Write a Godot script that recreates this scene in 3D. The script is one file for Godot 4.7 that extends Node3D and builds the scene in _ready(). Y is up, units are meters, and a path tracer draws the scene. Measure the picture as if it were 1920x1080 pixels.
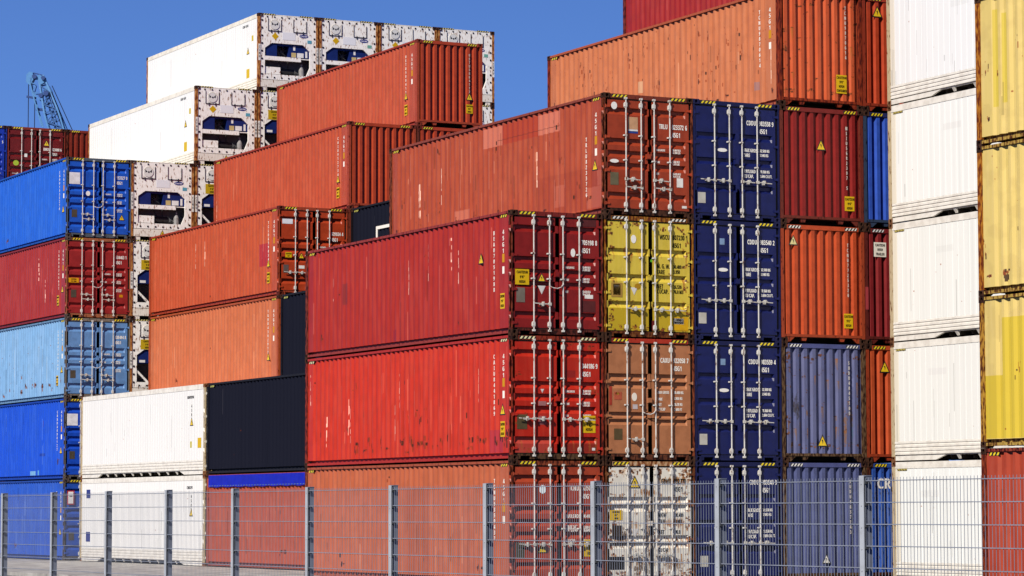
extends Node3D
# Container yard seen through a long lens. Metres, y up; container ends face +z, long sides face -x.

const CW := 2.438
const CL := 12.192
const CH := 2.896
const LEVEL := 2.9
const HW := 1.219
const HL := 6.096

# ---------------------------------------------------------------- mesh builder
class MB:
	var v := PackedVector3Array()
	var n := PackedVector3Array()
	var t := PackedVector2Array()
	var c := PackedColorArray()
	var i := PackedInt32Array()

	func quad(a: Vector3, b: Vector3, cc: Vector3, d: Vector3, hint: Vector3, col := Color.WHITE, ua := Vector2(0, 0), ub := Vector2(1, 0), uc := Vector2(1, 1), ud := Vector2(0, 1)) -> void:
		var nn := (cc - a).cross(d - b)
		if nn.length_squared() < 1e-14:
			return
		nn = nn.normalized()
		var flip := nn.dot(hint) > 0.0   # clockwise front faces
		if nn.dot(hint) < 0.0:
			nn = -nn
		var s := v.size()
		v.append_array(PackedVector3Array([a, b, cc, d]))
		n.append_array(PackedVector3Array([nn, nn, nn, nn]))
		t.append_array(PackedVector2Array([ua, ub, uc, ud]))
		c.append_array(PackedColorArray([col, col, col, col]))
		if flip:
			i.append_array(PackedInt32Array([s, s + 2, s + 1, s, s + 3, s + 2]))
		else:
			i.append_array(PackedInt32Array([s, s + 1, s + 2, s, s + 2, s + 3]))

	func box(lo: Vector3, hi: Vector3, col := Color.WHITE) -> void:
		var p := [Vector3(lo.x, lo.y, lo.z), Vector3(hi.x, lo.y, lo.z), Vector3(hi.x, hi.y, lo.z), Vector3(lo.x, hi.y, lo.z), Vector3(lo.x, lo.y, hi.z), Vector3(hi.x, lo.y, hi.z), Vector3(hi.x, hi.y, hi.z), Vector3(lo.x, hi.y, hi.z)]
		quad(p[0], p[1], p[2], p[3], Vector3.FORWARD, col)
		quad(p[4], p[5], p[6], p[7], Vector3.BACK, col)
		quad(p[0], p[4], p[7], p[3], Vector3.LEFT, col)
		quad(p[1], p[5], p[6], p[2], Vector3.RIGHT, col)
		quad(p[3], p[2], p[6], p[7], Vector3.UP, col)
		quad(p[0], p[1], p[5], p[4], Vector3.DOWN, col)

	# a bar of square section between two points
	func bar(a: Vector3, b: Vector3, w: float, col := Color.WHITE, w2 := -1.0) -> void:
		var d := (b - a).normalized()
		var s := d.cross(Vector3.UP if absf(d.y) < 0.9 else Vector3.RIGHT).normalized()
		var u := s.cross(d).normalized()
		s *= w * 0.5
		u *= (w if w2 < 0.0 else w2) * 0.5
		var k := [-s - u, s - u, s + u, -s + u]
		for q in 4:
			var e: Vector3 = k[q]
			var f: Vector3 = k[(q + 1) % 4]
			quad(a + e, a + f, b + f, b + e, e + f, col)
		quad(a + k[0], a + k[1], a + k[2], a + k[3], -d, col)
		quad(b + k[0], b + k[1], b + k[2], b + k[3], d, col)

	func tube(a: Vector3, b: Vector3, r: float, seg := 8, col := Color.WHITE) -> void:
		var d := (b - a).normalized()
		var s := d.cross(Vector3.UP if absf(d.y) < 0.9 else Vector3.RIGHT).normalized()
		var u := s.cross(d).normalized()
		for q in seg:
			var a0 := TAU * q / seg
			var a1 := TAU * (q + 1) / seg
			var e0 := (s * cos(a0) + u * sin(a0)) * r
			var e1 := (s * cos(a1) + u * sin(a1)) * r
			quad(a + e0, a + e1, b + e1, b + e0, e0 + e1, col)
			quad(a, a + e0, a + e1, a, -d, col)
			quad(b, b + e0, b + e1, b, d, col)

	# polygon in the xy plane pushed along z (z0 to z1); convex outlines
	func prism(pts: Array, z0: float, z1: float, col := Color.WHITE) -> void:
		var m := Vector2.ZERO
		for p in pts:
			m += p
		m /= pts.size()
		for q in pts.size():
			var a: Vector2 = pts[q]
			var b: Vector2 = pts[(q + 1) % pts.size()]
			quad(Vector3(a.x, a.y, z0), Vector3(b.x, b.y, z0), Vector3(b.x, b.y, z1), Vector3(a.x, a.y, z1), Vector3((a.x + b.x) * 0.5 - m.x, (a.y + b.y) * 0.5 - m.y, 0), col)
			quad(Vector3(m.x, m.y, z1), Vector3(a.x, a.y, z1), Vector3(b.x, b.y, z1), Vector3(m.x, m.y, z1), Vector3.BACK, col)
			quad(Vector3(m.x, m.y, z0), Vector3(a.x, a.y, z0), Vector3(b.x, b.y, z0), Vector3(m.x, m.y, z0), Vector3.FORWARD, col)

	func done() -> ArrayMesh:
		var a := []
		a.resize(Mesh.ARRAY_MAX)
		a[Mesh.ARRAY_VERTEX] = v
		a[Mesh.ARRAY_NORMAL] = n
		a[Mesh.ARRAY_TEX_UV] = t
		a[Mesh.ARRAY_COLOR] = c
		a[Mesh.ARRAY_INDEX] = i
		var m := ArrayMesh.new()
		m.add_surface_from_arrays(Mesh.PRIMITIVE_TRIANGLES, a)
		return m

var rng := RandomNumberGenerator.new()
var mats := {}
var shapes := {}
var texts := {}
var taken := {}
var T := {}
var font: SystemFont

# ---------------------------------------------------------------- small helpers
func rgb(r: int, g: int, b: int) -> Color:
	return Color8(r, g, b)

# colours are listed as they look in full sun in the photograph; this is the pigment that gives them
func pigment(c: Color, k := 0.55) -> Color:
	var l := c.srgb_to_linear()
	if c.s < 0.16:
		return Color(l.r * 0.78, l.g * 0.78, l.b * 0.78).linear_to_srgb()
	return Color(l.r * k, l.g * k * 0.97, l.b * k * (0.85 if l.b < l.r else 1.0)).linear_to_srgb()

func noise_tex(freq: float, sd: int, lo: Color, mid: Color, hi: Color, a: float, b: float, size := 512) -> NoiseTexture2D:
	var f := FastNoiseLite.new()
	f.seed = sd
	f.frequency = freq
	f.fractal_octaves = 5
	f.fractal_gain = 0.55
	var g := Gradient.new()
	g.offsets = PackedFloat32Array([0.0, a, b, 1.0])
	g.colors = PackedColorArray([lo, lo, mid, hi])
	var nt := NoiseTexture2D.new()
	nt.width = size
	nt.height = size
	nt.seamless = true
	nt.noise = f
	nt.color_ramp = g
	return nt

func paint(col: Color, tex := "clean", rough := 0.5, metal := 0.0) -> StandardMaterial3D:
	var key := "%s|%s|%.2f|%.2f" % [col.to_html(), tex, rough, metal]
	if not mats.has(key):
		var m := StandardMaterial3D.new()
		m.albedo_color = pigment(col, 0.53)
		m.roughness = rough
		m.metallic = metal
		m.metallic_specular = 0.32 if col.v > 0.15 else 0.15
		if tex != "":
			m.albedo_texture = T[tex]
			m.uv1_triplanar = true
			m.uv1_world_triplanar = true
			m.uv1_scale = Vector3(0.7, 0.24, 0.7) if tex.begins_with("rust") else Vector3.ONE * (0.45 if tex != "ground" else 0.09)
		mats[key] = m
	return mats[key]

func print_mat() -> StandardMaterial3D:
	if not mats.has("print"):
		var m := StandardMaterial3D.new()
		m.vertex_color_use_as_albedo = true
		m.albedo_color = Color(0.72, 0.72, 0.72).linear_to_srgb()
		m.roughness = 0.5
		mats["print"] = m
	return mats["print"]

func part(called: String, mesh: Mesh, m: Material, parent: Node3D, pos := Vector3.ZERO, turn := 0.0) -> MeshInstance3D:
	var o := MeshInstance3D.new()
	o.name = called
	o.mesh = mesh
	o.material_override = m
	o.position = pos
	o.rotation.y = turn
	parent.add_child(o, true)
	return o

func thing(called: String, label: String, category: String, at := Vector3.ZERO, turn := 0.0, group := "") -> Node3D:
	var o := Node3D.new()
	taken[called] = taken.get(called, -1) + 1
	o.name = called if taken[called] == 0 else "%s_%03d" % [called, taken[called]]
	add_child(o)
	o.position = at
	o.rotation.y = turn
	o.set_meta("label", label)
	o.set_meta("category", category)
	if group != "":
		o.set_meta("group", group)
	return o

func structure(called: String, mesh: Mesh, m: Material, pos := Vector3.ZERO) -> MeshInstance3D:
	var o := part(called, mesh, m, self, pos)
	o.set_meta("kind", "structure")
	return o

func lettering(s: String, cap: float, m: Material, parent: Node3D, pos: Vector3, turn := 0.0, squeeze := 0.62, stacked := false, centred := false) -> void:
	var key := "%s|%.3f|%s|%s" % [s, cap, stacked, centred]
	if not texts.has(key):
		var tm := TextMesh.new()
		tm.font = font
		tm.font_size = 24
		tm.pixel_size = cap / (0.714 * 24.0)
		tm.depth = 0.003
		tm.curve_step = 2.0
		var q := s
		if stacked:
			q = ""
			for ch in s:
				q += ch + "\n"
			q = q.substr(0, q.length() - 1)
			tm.line_spacing = -5.0
		tm.text = q
		tm.horizontal_alignment = HORIZONTAL_ALIGNMENT_CENTER if stacked or centred else HORIZONTAL_ALIGNMENT_LEFT
		tm.vertical_alignment = VERTICAL_ALIGNMENT_TOP if stacked else VERTICAL_ALIGNMENT_CENTER
		texts[key] = tm
	var o := part("lettering", texts[key], m, parent, pos, turn)
	o.scale.x = squeeze

func sticker(parent: Node3D, pos: Vector3, w: float, h: float, m: Material, turn := 0.0, called := "sticker") -> MeshInstance3D:
	var key := "st%.3f_%.3f" % [w, h]
	if not shapes.has(key):
		var b := MB.new()
		b.box(Vector3(-w / 2, -h / 2, -0.004), Vector3(w / 2, h / 2, 0.002))
		shapes[key] = b.done()
	return part(called, shapes[key], m, parent, pos, turn)

func warn_mesh(h: float, fill: Color, down := false) -> ArrayMesh:
	var key := "wm%.3f%s%s" % [h, fill.to_html(), down]
	if not shapes.has(key):
		var b := MB.new()
		var s := -1.0 if down else 1.0
		b.prism([Vector2(-h * 0.52, -h * 0.5 * s), Vector2(h * 0.52, -h * 0.5 * s), Vector2(0, h * 0.5 * s)], -0.004, 0.001, Color(0.015, 0.015, 0.015) if not down else fill)
		b.prism([Vector2(-h * 0.38, -h * 0.41 * s), Vector2(h * 0.38, -h * 0.41 * s), Vector2(0, h * 0.33 * s)], 0.0, 0.003, fill)
		if not down:
			b.prism([Vector2(-0.10 * h, 0.04 * h), Vector2(0.02 * h, 0.08 * h), Vector2(0.06 * h, -0.08 * h), Vector2(0.0, -0.3 * h), Vector2(-0.02 * h, -0.1 * h)], 0.0, 0.005, Color(0.015, 0.015, 0.015))
		shapes[key] = b.done()
	return shapes[key]

func warning(parent: Node3D, pos: Vector3, h: float, turn := 0.0, fill := Color(0.85, 0.58, 0.01), down := false) -> void:
	part("warning_sign", warn_mesh(h, fill, down), print_mat(), parent, pos, turn)

func caution(parent: Node3D, pos: Vector3, w: float, h: float, lines: Array, turn := 0.0, col := Color8(250, 208, 20)) -> void:
	sticker(parent, pos, w, h, paint(col, "", 0.45), turn, "caution_sign")
	var out := Vector3(0, 0, 0.005).rotated(Vector3.UP, turn)
	for k in lines.size():
		var y := h * (0.5 - (k + 0.62) / (lines.size() + 0.25))
		var s: String = lines[k]
		lettering(s, h / (lines.size() + 0.6) * 0.62, paint(rgb(18, 18, 18), "", 0.5), parent, pos + out + Vector3(0, y, 0), turn, minf(0.75, w * 0.92 / (s.length() * 0.85 * h / (lines.size() + 0.6) * 0.62)), false, true)

func hazard_mesh(w: float, h: float, n: int, light: Color) -> ArrayMesh:
	var key := "hz%.2f%.2f%d%s" % [w, h, n, light.to_html()]
	if not shapes.has(key):
		var b := MB.new()
		b.box(Vector3(-w / 2, -h / 2, -0.004), Vector3(w / 2, h / 2, 0.001), Color(0.012, 0.012, 0.012))
		for k in n:
			var x := -w / 2 + w * (k + 0.12) / n
			var d := w / n * 0.48
			b.prism([Vector2(x, -h * 0.44), Vector2(x + d, -h * 0.44), Vector2(minf(x + d + h * 0.7, w / 2), h * 0.44), Vector2(minf(x + h * 0.7, w / 2), h * 0.44)], 0.0, 0.0025, light)
		shapes[key] = b.done()
	return shapes[key]

# ---------------------------------------------------------------- painted sides with wear
var wear_dark: Image
var wear_light: Image

func make_wear() -> void:
	var out := []
	for k in 2:
		var f := FastNoiseLite.new()
		f.seed = 11 + k
		f.frequency = 0.02
		f.fractal_octaves = 5
		var im := Image.create(1024, 256, false, Image.FORMAT_RGBA8)
		for y in 256:
			for x in 1024:
				var q := f.get_noise_2d(x * (1.0 if k == 0 else 3.2), y * (0.9 if k == 0 else 0.25))
				var al := clampf(q * 0.15 + 0.01, 0.0, 0.045)
				im.set_pixel(x, y, Color(0.13, 0.09, 0.07, al) if k == 0 else Color(1.0, 0.92, 0.86, al))
		out.append(im)
	wear_dark = out[0]
	wear_light = out[1]

func flat(col: Color, a: float) -> Image:
	var im := Image.create(360, 256, false, Image.FORMAT_RGBA8)
	im.fill(Color(col.r, col.g, col.b, a))
	return im

# o: light, dark, rust (streak counts), specks, low (rust at the foot), patches [[u0, v0, u1, v1, colour, alpha]]
func side_paint(sd: int, seen: Color, o: Dictionary, rough := 0.45) -> StandardMaterial3D:
	var base := pigment(seen)
	var r := RandomNumberGenerator.new()
	r.seed = sd
	var im := Image.create(1024, 256, false, Image.FORMAT_RGBA8)
	im.fill(base)
	var grime: float = o.get("grime", 1.0)
	var off := r.randi_range(0, 500)
	if grime > 0.0:
		for k in 2:
			im.blend_rect(wear_dark if k == 0 else wear_light, Rect2i(off, 0, 1024 - off, 256), Vector2i(0, 0))
			im.blend_rect(wear_dark if k == 0 else wear_light, Rect2i(0, 0, off, 256), Vector2i(1024 - off, 0))
	for p in o.get("patches", []):
		var w := int((p[2] - p[0]) * 1024.0)
		var h := int((p[3] - p[1]) * 256.0)
		im.blend_rect(flat(pigment(p[4]), p[5]), Rect2i(0, 0, w, h), Vector2i(int(p[0] * 1024.0), int(p[1] * 256.0)))
	var pale := flat(base.lerp(Color(1, 0.93, 0.85), 0.6), 0.27)
	var pale2 := flat(base.lerp(Color(1, 0.95, 0.88), 0.9), 0.75)
	var dim := flat(base.darkened(0.5), 0.3)
	var rusty := flat(Color(0.44, 0.17, 0.07), 0.65)
	var deep := flat(Color(0.16, 0.09, 0.06), 0.8)
	for k in 44:   # each pressed fold has weathered a little differently
		im.blend_rect(flat(base * 1.2 if k % 2 == 0 else base.darkened(0.3), 0.04), Rect2i(0, 0, r.randi_range(4, 12), 256), Vector2i(r.randi_range(0, 1010), 0))
	for k in int(o.get("light", 12)):
		im.blend_rect(pale, Rect2i(0, 0, 1 + (k % 2), r.randi_range(14, 110)), Vector2i(r.randi_range(5, 1015), r.randi_range(10, 190)))
	for k in int(o.get("scrape", 2)):
		var x := r.randi_range(20, 1000)
		var y := r.randi_range(30, 150)
		for q in 5:
			im.blend_rect(pale2, Rect2i(0, 0, r.randi_range(1, 2), r.randi_range(6, 26)), Vector2i(x + r.randi_range(0, 1), y + q * 17))
	for k in int(o.get("dark", 8)):
		im.blend_rect(dim, Rect2i(0, 0, 1 + (k % 3), r.randi_range(14, 120)), Vector2i(r.randi_range(5, 1015), r.randi_range(10, 190)))
	for k in int(o.get("rust", 4)):
		var x := r.randi_range(10, 1010)
		var y := r.randi_range(20, 200)
		for q in r.randi_range(1, 5):
			im.blend_rect(rusty if q % 4 else deep, Rect2i(0, 0, r.randi_range(1, 3), r.randi_range(2, 13)), Vector2i(x + r.randi_range(-6, 6), y + r.randi_range(-8, 22)))
	for k in int(o.get("specks", 20)):
		im.blend_rect(rusty, Rect2i(0, 0, r.randi_range(1, 3), r.randi_range(1, 3)), Vector2i(r.randi_range(5, 1015), r.randi_range(5, 250)))
	for k in int(o.get("low", 6)):
		var x := int(lerpf(o.get("low_from", 0.0), 1.0, r.randf()) * 1000.0) + 5
		var h := r.randi_range(6, 32)
		var y := 250 - h - r.randi_range(0, 24)
		for q in 7:
			im.blend_rect(deep if q % 2 else rusty, Rect2i(0, 0, r.randi_range(1, 5), r.randi_range(2, h / 2 + 2)), Vector2i(clampi(x + r.randi_range(-6, 6), 0, 1018), y + r.randi_range(0, h / 2)))
	var m := StandardMaterial3D.new()
	m.albedo_texture = ImageTexture.create_from_image(im)
	m.texture_repeat = false
	m.roughness = rough
	m.metallic_specular = 0.32 if base.v > 0.15 else 0.12
	return m

# doors and ends with rust that runs down from the ribs and edges; o: runs, spots, edge, drops [[u, v, w, h, colour, alpha]]
func end_image(sd: int, base: Color, o: Dictionary, rough := 0.5) -> StandardMaterial3D:
	var r := RandomNumberGenerator.new()
	r.seed = sd
	var im := Image.create(256, 256, false, Image.FORMAT_RGBA8)
	im.fill(pigment(base, 0.53))
	im.blend_rect(wear_dark, Rect2i(r.randi_range(0, 700), 0, 256, 256), Vector2i.ZERO)
	im.blend_rect(wear_light, Rect2i(r.randi_range(0, 700), 0, 256, 256), Vector2i.ZERO)
	for p in o.get("drops", []):
		if p.size() > 6:   # repainted block with straight edges
			im.blend_rect(flat(pigment(p[4]), p[5]), Rect2i(0, 0, int(p[2] * 256.0), int(p[3] * 256.0)), Vector2i(int(p[0] * 256.0), int(p[1] * 256.0)))
			continue
		var src := flat(pigment(p[4]), p[5] * 0.55)   # ragged stain built from short runs
		for q in int(p[2] * p[3] * 256.0 * 256.0 / 9.0):
			var dx := (r.randf() + r.randf()) * 0.5
			var dy := (r.randf() + r.randf()) * 0.5
			im.blend_rect(src, Rect2i(0, 0, r.randi_range(1, 3), r.randi_range(1, 8)), Vector2i(clampi(int((p[0] + p[2] * dx) * 256.0), 0, 252), clampi(int((p[1] + p[3] * dy) * 256.0), 0, 248)))
	var rusty := flat(Color(0.50, 0.26, 0.10), 0.55)
	var deep := flat(Color(0.26, 0.13, 0.07), 0.8)
	var stain := flat(Color(0.55, 0.33, 0.14), 0.28)
	var pale := flat(base.lightened(0.35), 0.3)
	for k in int(o.get("spots", 20)):
		var x := r.randi_range(12, 240)
		var y := r.randi_range(12, 240)
		for q in r.randi_range(1, 6):
			im.blend_rect(rusty if q % 2 else deep, Rect2i(0, 0, r.randi_range(1, 3), r.randi_range(1, 3)), Vector2i(x + r.randi_range(-3, 3), y + r.randi_range(-3, 3)))
	for k in int(o.get("runs", 20)):
		var x := r.randi_range(12, 240)
		var y := int(256.0 * (1.0 - o.ribs[r.randi_range(0, o.ribs.size() - 1)] / CH)) + r.randi_range(-3, 6) if o.has("ribs") else r.randi_range(20, 200)
		var h := r.randi_range(5, 34)
		for q in 4:
			im.blend_rect(stain, Rect2i(0, 0, r.randi_range(1, 4), maxi(2, h - q * 6)), Vector2i(clampi(x + r.randi_range(-2, 2), 0, 250), y))
		im.blend_rect(deep if k % 2 else rusty, Rect2i(0, 0, r.randi_range(2, 7), r.randi_range(1, 3)), Vector2i(clampi(x - 2, 0, 248), y))
	for k in int(o.get("edge", 20)):   # corroded along the margins
		var side := r.randi_range(0, 3)
		var e := r.randi_range(8, 246)
		var d := r.randi_range(0, 10)
		var at := Vector2i(e, 14 + d) if side == 0 else Vector2i(e, 240 - d) if side == 1 else Vector2i(12 + d, e) if side == 2 else Vector2i(238 - d, e)
		for q in 4:
			im.blend_rect(rusty if q % 2 else deep, Rect2i(0, 0, r.randi_range(1, 7), r.randi_range(1, 5)), at + Vector2i(r.randi_range(-5, 5), r.randi_range(-3, 3)))
	for k in int(o.get("light", 10)):
		im.blend_rect(pale, Rect2i(0, 0, 1, r.randi_range(4, 40)), Vector2i(r.randi_range(5, 250), r.randi_range(5, 210)))
	var m := StandardMaterial3D.new()
	m.albedo_texture = ImageTexture.create_from_image(im)
	m.texture_repeat = false
	m.roughness = rough
	m.metallic_specular = 0.32
	return m

# ---------------------------------------------------------------- container shapes
func corrugated_side(deep: float, pitch: float, near_flat: float) -> ArrayMesh:
	var b := MB.new()
	var x0 := -HW + 0.028
	var y0 := 0.165
	var y1 := CH - 0.07
	var z := HL - 0.15
	var end := -HL + 0.15
	var zs := [z]
	var ds := [0.0]
	z -= near_flat
	zs.append(z)
	ds.append(0.0)
	while z - pitch > end + 0.12:
		for s in [[0.25, 1.0], [0.25, 1.0], [0.25, 0.0], [0.25, 0.0]]:
			z -= pitch * s[0]
			zs.append(z)
			ds.append(s[1])
	zs.append(end)
	ds.append(0.0)
	for k in zs.size() - 1:
		var za: float = zs[k]
		var zb: float = zs[k + 1]
		var xa: float = x0 + ds[k] * deep
		var xb: float = x0 + ds[k + 1] * deep
		var ua := (za + HL) / CL
		var ub := (zb + HL) / CL
		b.quad(Vector3(xa, y1, za), Vector3(xb, y1, zb), Vector3(xb, y0, zb), Vector3(xa, y0, za), Vector3.LEFT, Color.WHITE, Vector2(ua, 0), Vector2(ub, 0), Vector2(ub, 1), Vector2(ua, 1))
		b.quad(Vector3(xa, y0, za), Vector3(xb, y0, zb), Vector3(-HW + 0.14, y0, zb), Vector3(-HW + 0.14, y0, za), Vector3.DOWN, Color.WHITE, Vector2(ua, 1), Vector2(ub, 1), Vector2(ub, 1), Vector2(ua, 1))
	return b.done()

func reefer_side_mesh() -> ArrayMesh:
	var b := MB.new()
	var x0 := -HW + 0.012
	var zs := []
	var ds := []
	var z := HL - 0.15
	while z > -HL + 0.15 + 0.24:
		for s in [[0.0, 0.0], [0.19, 0.0], [0.005, 0.005], [0.03, 0.005], [0.005, 0.0]]:
			z -= s[0]
			zs.append(z)
			ds.append(s[1])
	zs.append(-HL + 0.15)
	ds.append(0.0)
	var ya := 0.48
	var yb := CH - 0.17
	for k in zs.size() - 1:
		var za: float = zs[k]
		var zb: float = zs[k + 1]
		var ua := (za + HL) / CL
		var ub := (zb + HL) / CL
		b.quad(Vector3(x0 + ds[k], yb, za), Vector3(x0 + ds[k + 1], yb, zb), Vector3(x0 + ds[k + 1], ya, zb), Vector3(x0 + ds[k], ya, za), Vector3.LEFT, Color.WHITE, Vector2(ua, 0.0), Vector2(ub, 0.0), Vector2(ub, 0.84), Vector2(ua, 0.84))
	return b.done()

func reefer_kick_mesh() -> ArrayMesh:   # pressed horizontal ribs along the foot of the side
	var b := MB.new()
	var z0 := -HL + 0.15
	var z1 := HL - 0.15
	var y := 0.48
	var prof := [[0.48, 0.012], [0.47, 0.0], [0.425, 0.0], [0.415, 0.016], [0.395, 0.016], [0.385, 0.0], [0.335, 0.0], [0.325, 0.016], [0.305, 0.016], [0.295, 0.0], [0.245, 0.0], [0.235, 0.016], [0.215, 0.016], [0.205, 0.0], [0.16, 0.0], [0.155, 0.05]]
	for k in prof.size() - 1:
		var p = prof[k]
		var q = prof[k + 1]
		b.quad(Vector3(-HW + 0.004 + p[1], p[0], z1), Vector3(-HW + 0.004 + p[1], p[0], z0), Vector3(-HW + 0.004 + q[1], q[0], z0), Vector3(-HW + 0.004 + q[1], q[0], z1), Vector3.LEFT, Color.WHITE, Vector2(1, 0.85), Vector2(0, 0.85), Vector2(0, 1), Vector2(1, 1))
	return b.done()

func end_wall_mesh() -> ArrayMesh:
	var b := MB.new()
	var z0 := HL - 0.022
	var deep := 0.07
	var xs := [-HW + 0.10, -HW + 0.125]
	var ds := [1.0, 1.0]
	var x: float = xs[1]
	for k in 9:
		for s in [[0.036, 0.0], [0.094, 0.0], [0.036, 1.0], [0.078, 1.0]]:
			x += s[0]
			xs.append(x)
			ds.append(s[1])
	xs.append(HW - 0.10)
	ds.append(1.0)
	var y0 := 0.205
	var y1 := CH - 0.125
	for k in xs.size() - 1:
		var za: float = z0 - ds[k] * deep
		var zb: float = z0 - ds[k + 1] * deep
		var xa: float = xs[k]
		var xb: float = xs[k + 1]
		b.quad(Vector3(xa, y1, za), Vector3(xb, y1, zb), Vector3(xb, y0, zb), Vector3(xa, y0, za), Vector3.BACK, Color.WHITE, Vector2(xa / CW + 0.5, 0), Vector2(xb / CW + 0.5, 0), Vector2(xb / CW + 0.5, 1), Vector2(xa / CW + 0.5, 1))
	return b.done()

func casting_mesh() -> ArrayMesh:   # corner fitting with its oval holes; occupies the near left corner
	var b := MB.new()
	var s := 0.172
	var h := 0.118
	var lo := Vector3(0, 0, -s)
	var hi := Vector3(s, h, 0)
	for face in 2:
		var w := s
		var cx := w * 0.5
		var cy := h * 0.5
		var hx := 0.03 if face == 0 else 0.032
		var hy := 0.04
		var outer := [Vector2(0, 0), Vector2(w * 0.5, 0), Vector2(w, 0), Vector2(w, h * 0.5), Vector2(w, h), Vector2(w * 0.5, h), Vector2(0, h), Vector2(0, h * 0.5)]
		var inner := []
		for k in 8:
			var a := TAU * (k * 0.125 + 0.625)
			inner.append(Vector2(cx + cos(a) * hx * 1.25, cy + sin(a) * hy * 1.1))
		for k in 8:
			var k2 := (k + 1) % 8
			var q := []
			for e in [[outer[k], 0.0], [outer[k2], 0.0], [inner[k2], 0.0], [inner[k], 0.0], [inner[k2], 0.06], [inner[k], 0.06], [Vector2(cx, cy), 0.06]]:
				var p: Vector2 = e[0]
				q.append(Vector3(e[1], p.y, -p.x) if face == 0 else Vector3(p.x, p.y, -e[1]))
			var nrm := Vector3.LEFT if face == 0 else Vector3.BACK
			b.quad(q[0], q[1], q[2], q[3], nrm)
			var mid: Vector2 = (inner[k] + inner[k2]) * 0.5 - Vector2(cx, cy)
			b.quad(q[3], q[2], q[4], q[5], Vector3(0, -mid.y, mid.x) if face == 0 else Vector3(-mid.x, -mid.y, 0))
			b.quad(q[5], q[4], q[6], q[6], nrm)
	b.quad(Vector3(lo.x, hi.y, lo.z), Vector3(hi.x, hi.y, lo.z), hi, Vector3(lo.x, hi.y, hi.z), Vector3.UP)
	b.quad(lo, Vector3(hi.x, lo.y, lo.z), Vector3(hi.x, lo.y, hi.z), Vector3(lo.x, lo.y, hi.z), Vector3.DOWN)
	b.quad(Vector3(hi.x, lo.y, lo.z), Vector3(hi.x, hi.y, lo.z), hi, Vector3(hi.x, lo.y, hi.z), Vector3.RIGHT)
	b.quad(lo, Vector3(hi.x, lo.y, lo.z), Vector3(hi.x, hi.y, lo.z), Vector3(lo.x, hi.y, lo.z), Vector3.FORWARD)
	return b.done()

# door leaf pressed from sheet with horizontal ribs; x0..x1 of the right leaf, mirrored by turning sign
func door_mesh(x0: float, x1: float, bands: Array) -> ArrayMesh:
	var b := MB.new()
	var z := HL - 0.03
	var ya := 0.165
	var yb := CH - 0.145
	var xs := [x0, x0 + 0.075, x0 + 0.105, x1 - 0.125, x1 - 0.095, x1]
	var wgt := [0.0, 0.0, 1.0, 1.0, 0.0, 0.0]
	var rows := [[yb, 0.0]]
	for k in bands:   # k: centre height; deep step above, sloping out below
		rows.append([k + 0.085, 0.0])
		rows.append([k + 0.072, 1.0])
		rows.append([k - 0.01, 1.0])
		rows.append([k - 0.085, 0.0])
	rows.append([ya, 0.0])
	for j in rows.size() - 1:
		for k in 5:
			var p := []
			for e in [[k, j], [k + 1, j], [k + 1, j + 1], [k, j + 1]]:
				p.append(Vector3(xs[e[0]], rows[e[1]][0], z - 0.058 * wgt[e[0]] * rows[e[1]][1]))
			b.quad(p[0], p[1], p[2], p[3], Vector3.BACK, Color.WHITE, duv(p[0]), duv(p[1]), duv(p[2]), duv(p[3]))
	b.quad(Vector3(x0, ya, z), Vector3(x0, yb, z), Vector3(x0, yb, z - 0.06), Vector3(x0, ya, z - 0.06), Vector3(x0 - x1, 0, 0))
	b.quad(Vector3(x1, ya, z), Vector3(x1, yb, z), Vector3(x1, yb, z - 0.06), Vector3(x1, ya, z - 0.06), Vector3(x1 - x0, 0, 0))
	b.quad(Vector3(x0, yb, z), Vector3(x1, yb, z), Vector3(x1, yb, z - 0.06), Vector3(x0, yb, z - 0.06), Vector3.UP)
	b.quad(Vector3(x0, ya, z), Vector3(x1, ya, z), Vector3(x1, ya, z - 0.06), Vector3(x0, ya, z - 0.06), Vector3.DOWN)
	return b.done()

func duv(p: Vector3) -> Vector2:
	return Vector2(p.x / CW + 0.5, 1.0 - p.y / CH)

func rod_mesh() -> ArrayMesh:
	var b := MB.new()
	b.tube(Vector3(0, 0.085, 0), Vector3(0, CH - 0.10, 0), 0.0165, 10)
	for y in [0.10, CH - 0.115]:   # cam ends
		b.box(Vector3(-0.03, y - 0.02, -0.05), Vector3(0.03, y + 0.025, 0.02))
	for y in [0.245, CH - 0.27]:   # heavy brackets
		b.box(Vector3(-0.036, y - 0.042, -0.055), Vector3(0.026, y + 0.042, 0.022))
		b.box(Vector3(-0.022, y - 0.065, -0.055), Vector3(0.016, y + 0.065, 0.018))
	for y in [1.31, 1.90]:   # guides
		b.box(Vector3(-0.055, y - 0.016, -0.055), Vector3(0.02, y + 0.016, 0.02))
	return b.done()

func handle_mesh() -> ArrayMesh:   # lever reaching towards +x from the rod
	var b := MB.new()
	b.box(Vector3(-0.03, -0.035, -0.02), Vector3(0.035, 0.035, 0.032))
	b.bar(Vector3(0.03, 0, 0.02), Vector3(0.40, -0.015, 0.012), 0.016, Color.WHITE, 0.022)
	b.box(Vector3(0.17, -0.02, -0.05), Vector3(0.215, 0.05, 0.034))
	b.box(Vector3(0.155, -0.055, -0.05), Vector3(0.19, 0.0, 0.03))
	b.box(Vector3(0.135, 0.005, -0.05), Vector3(0.25, 0.025, 0.022))
	return b.done()

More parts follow.
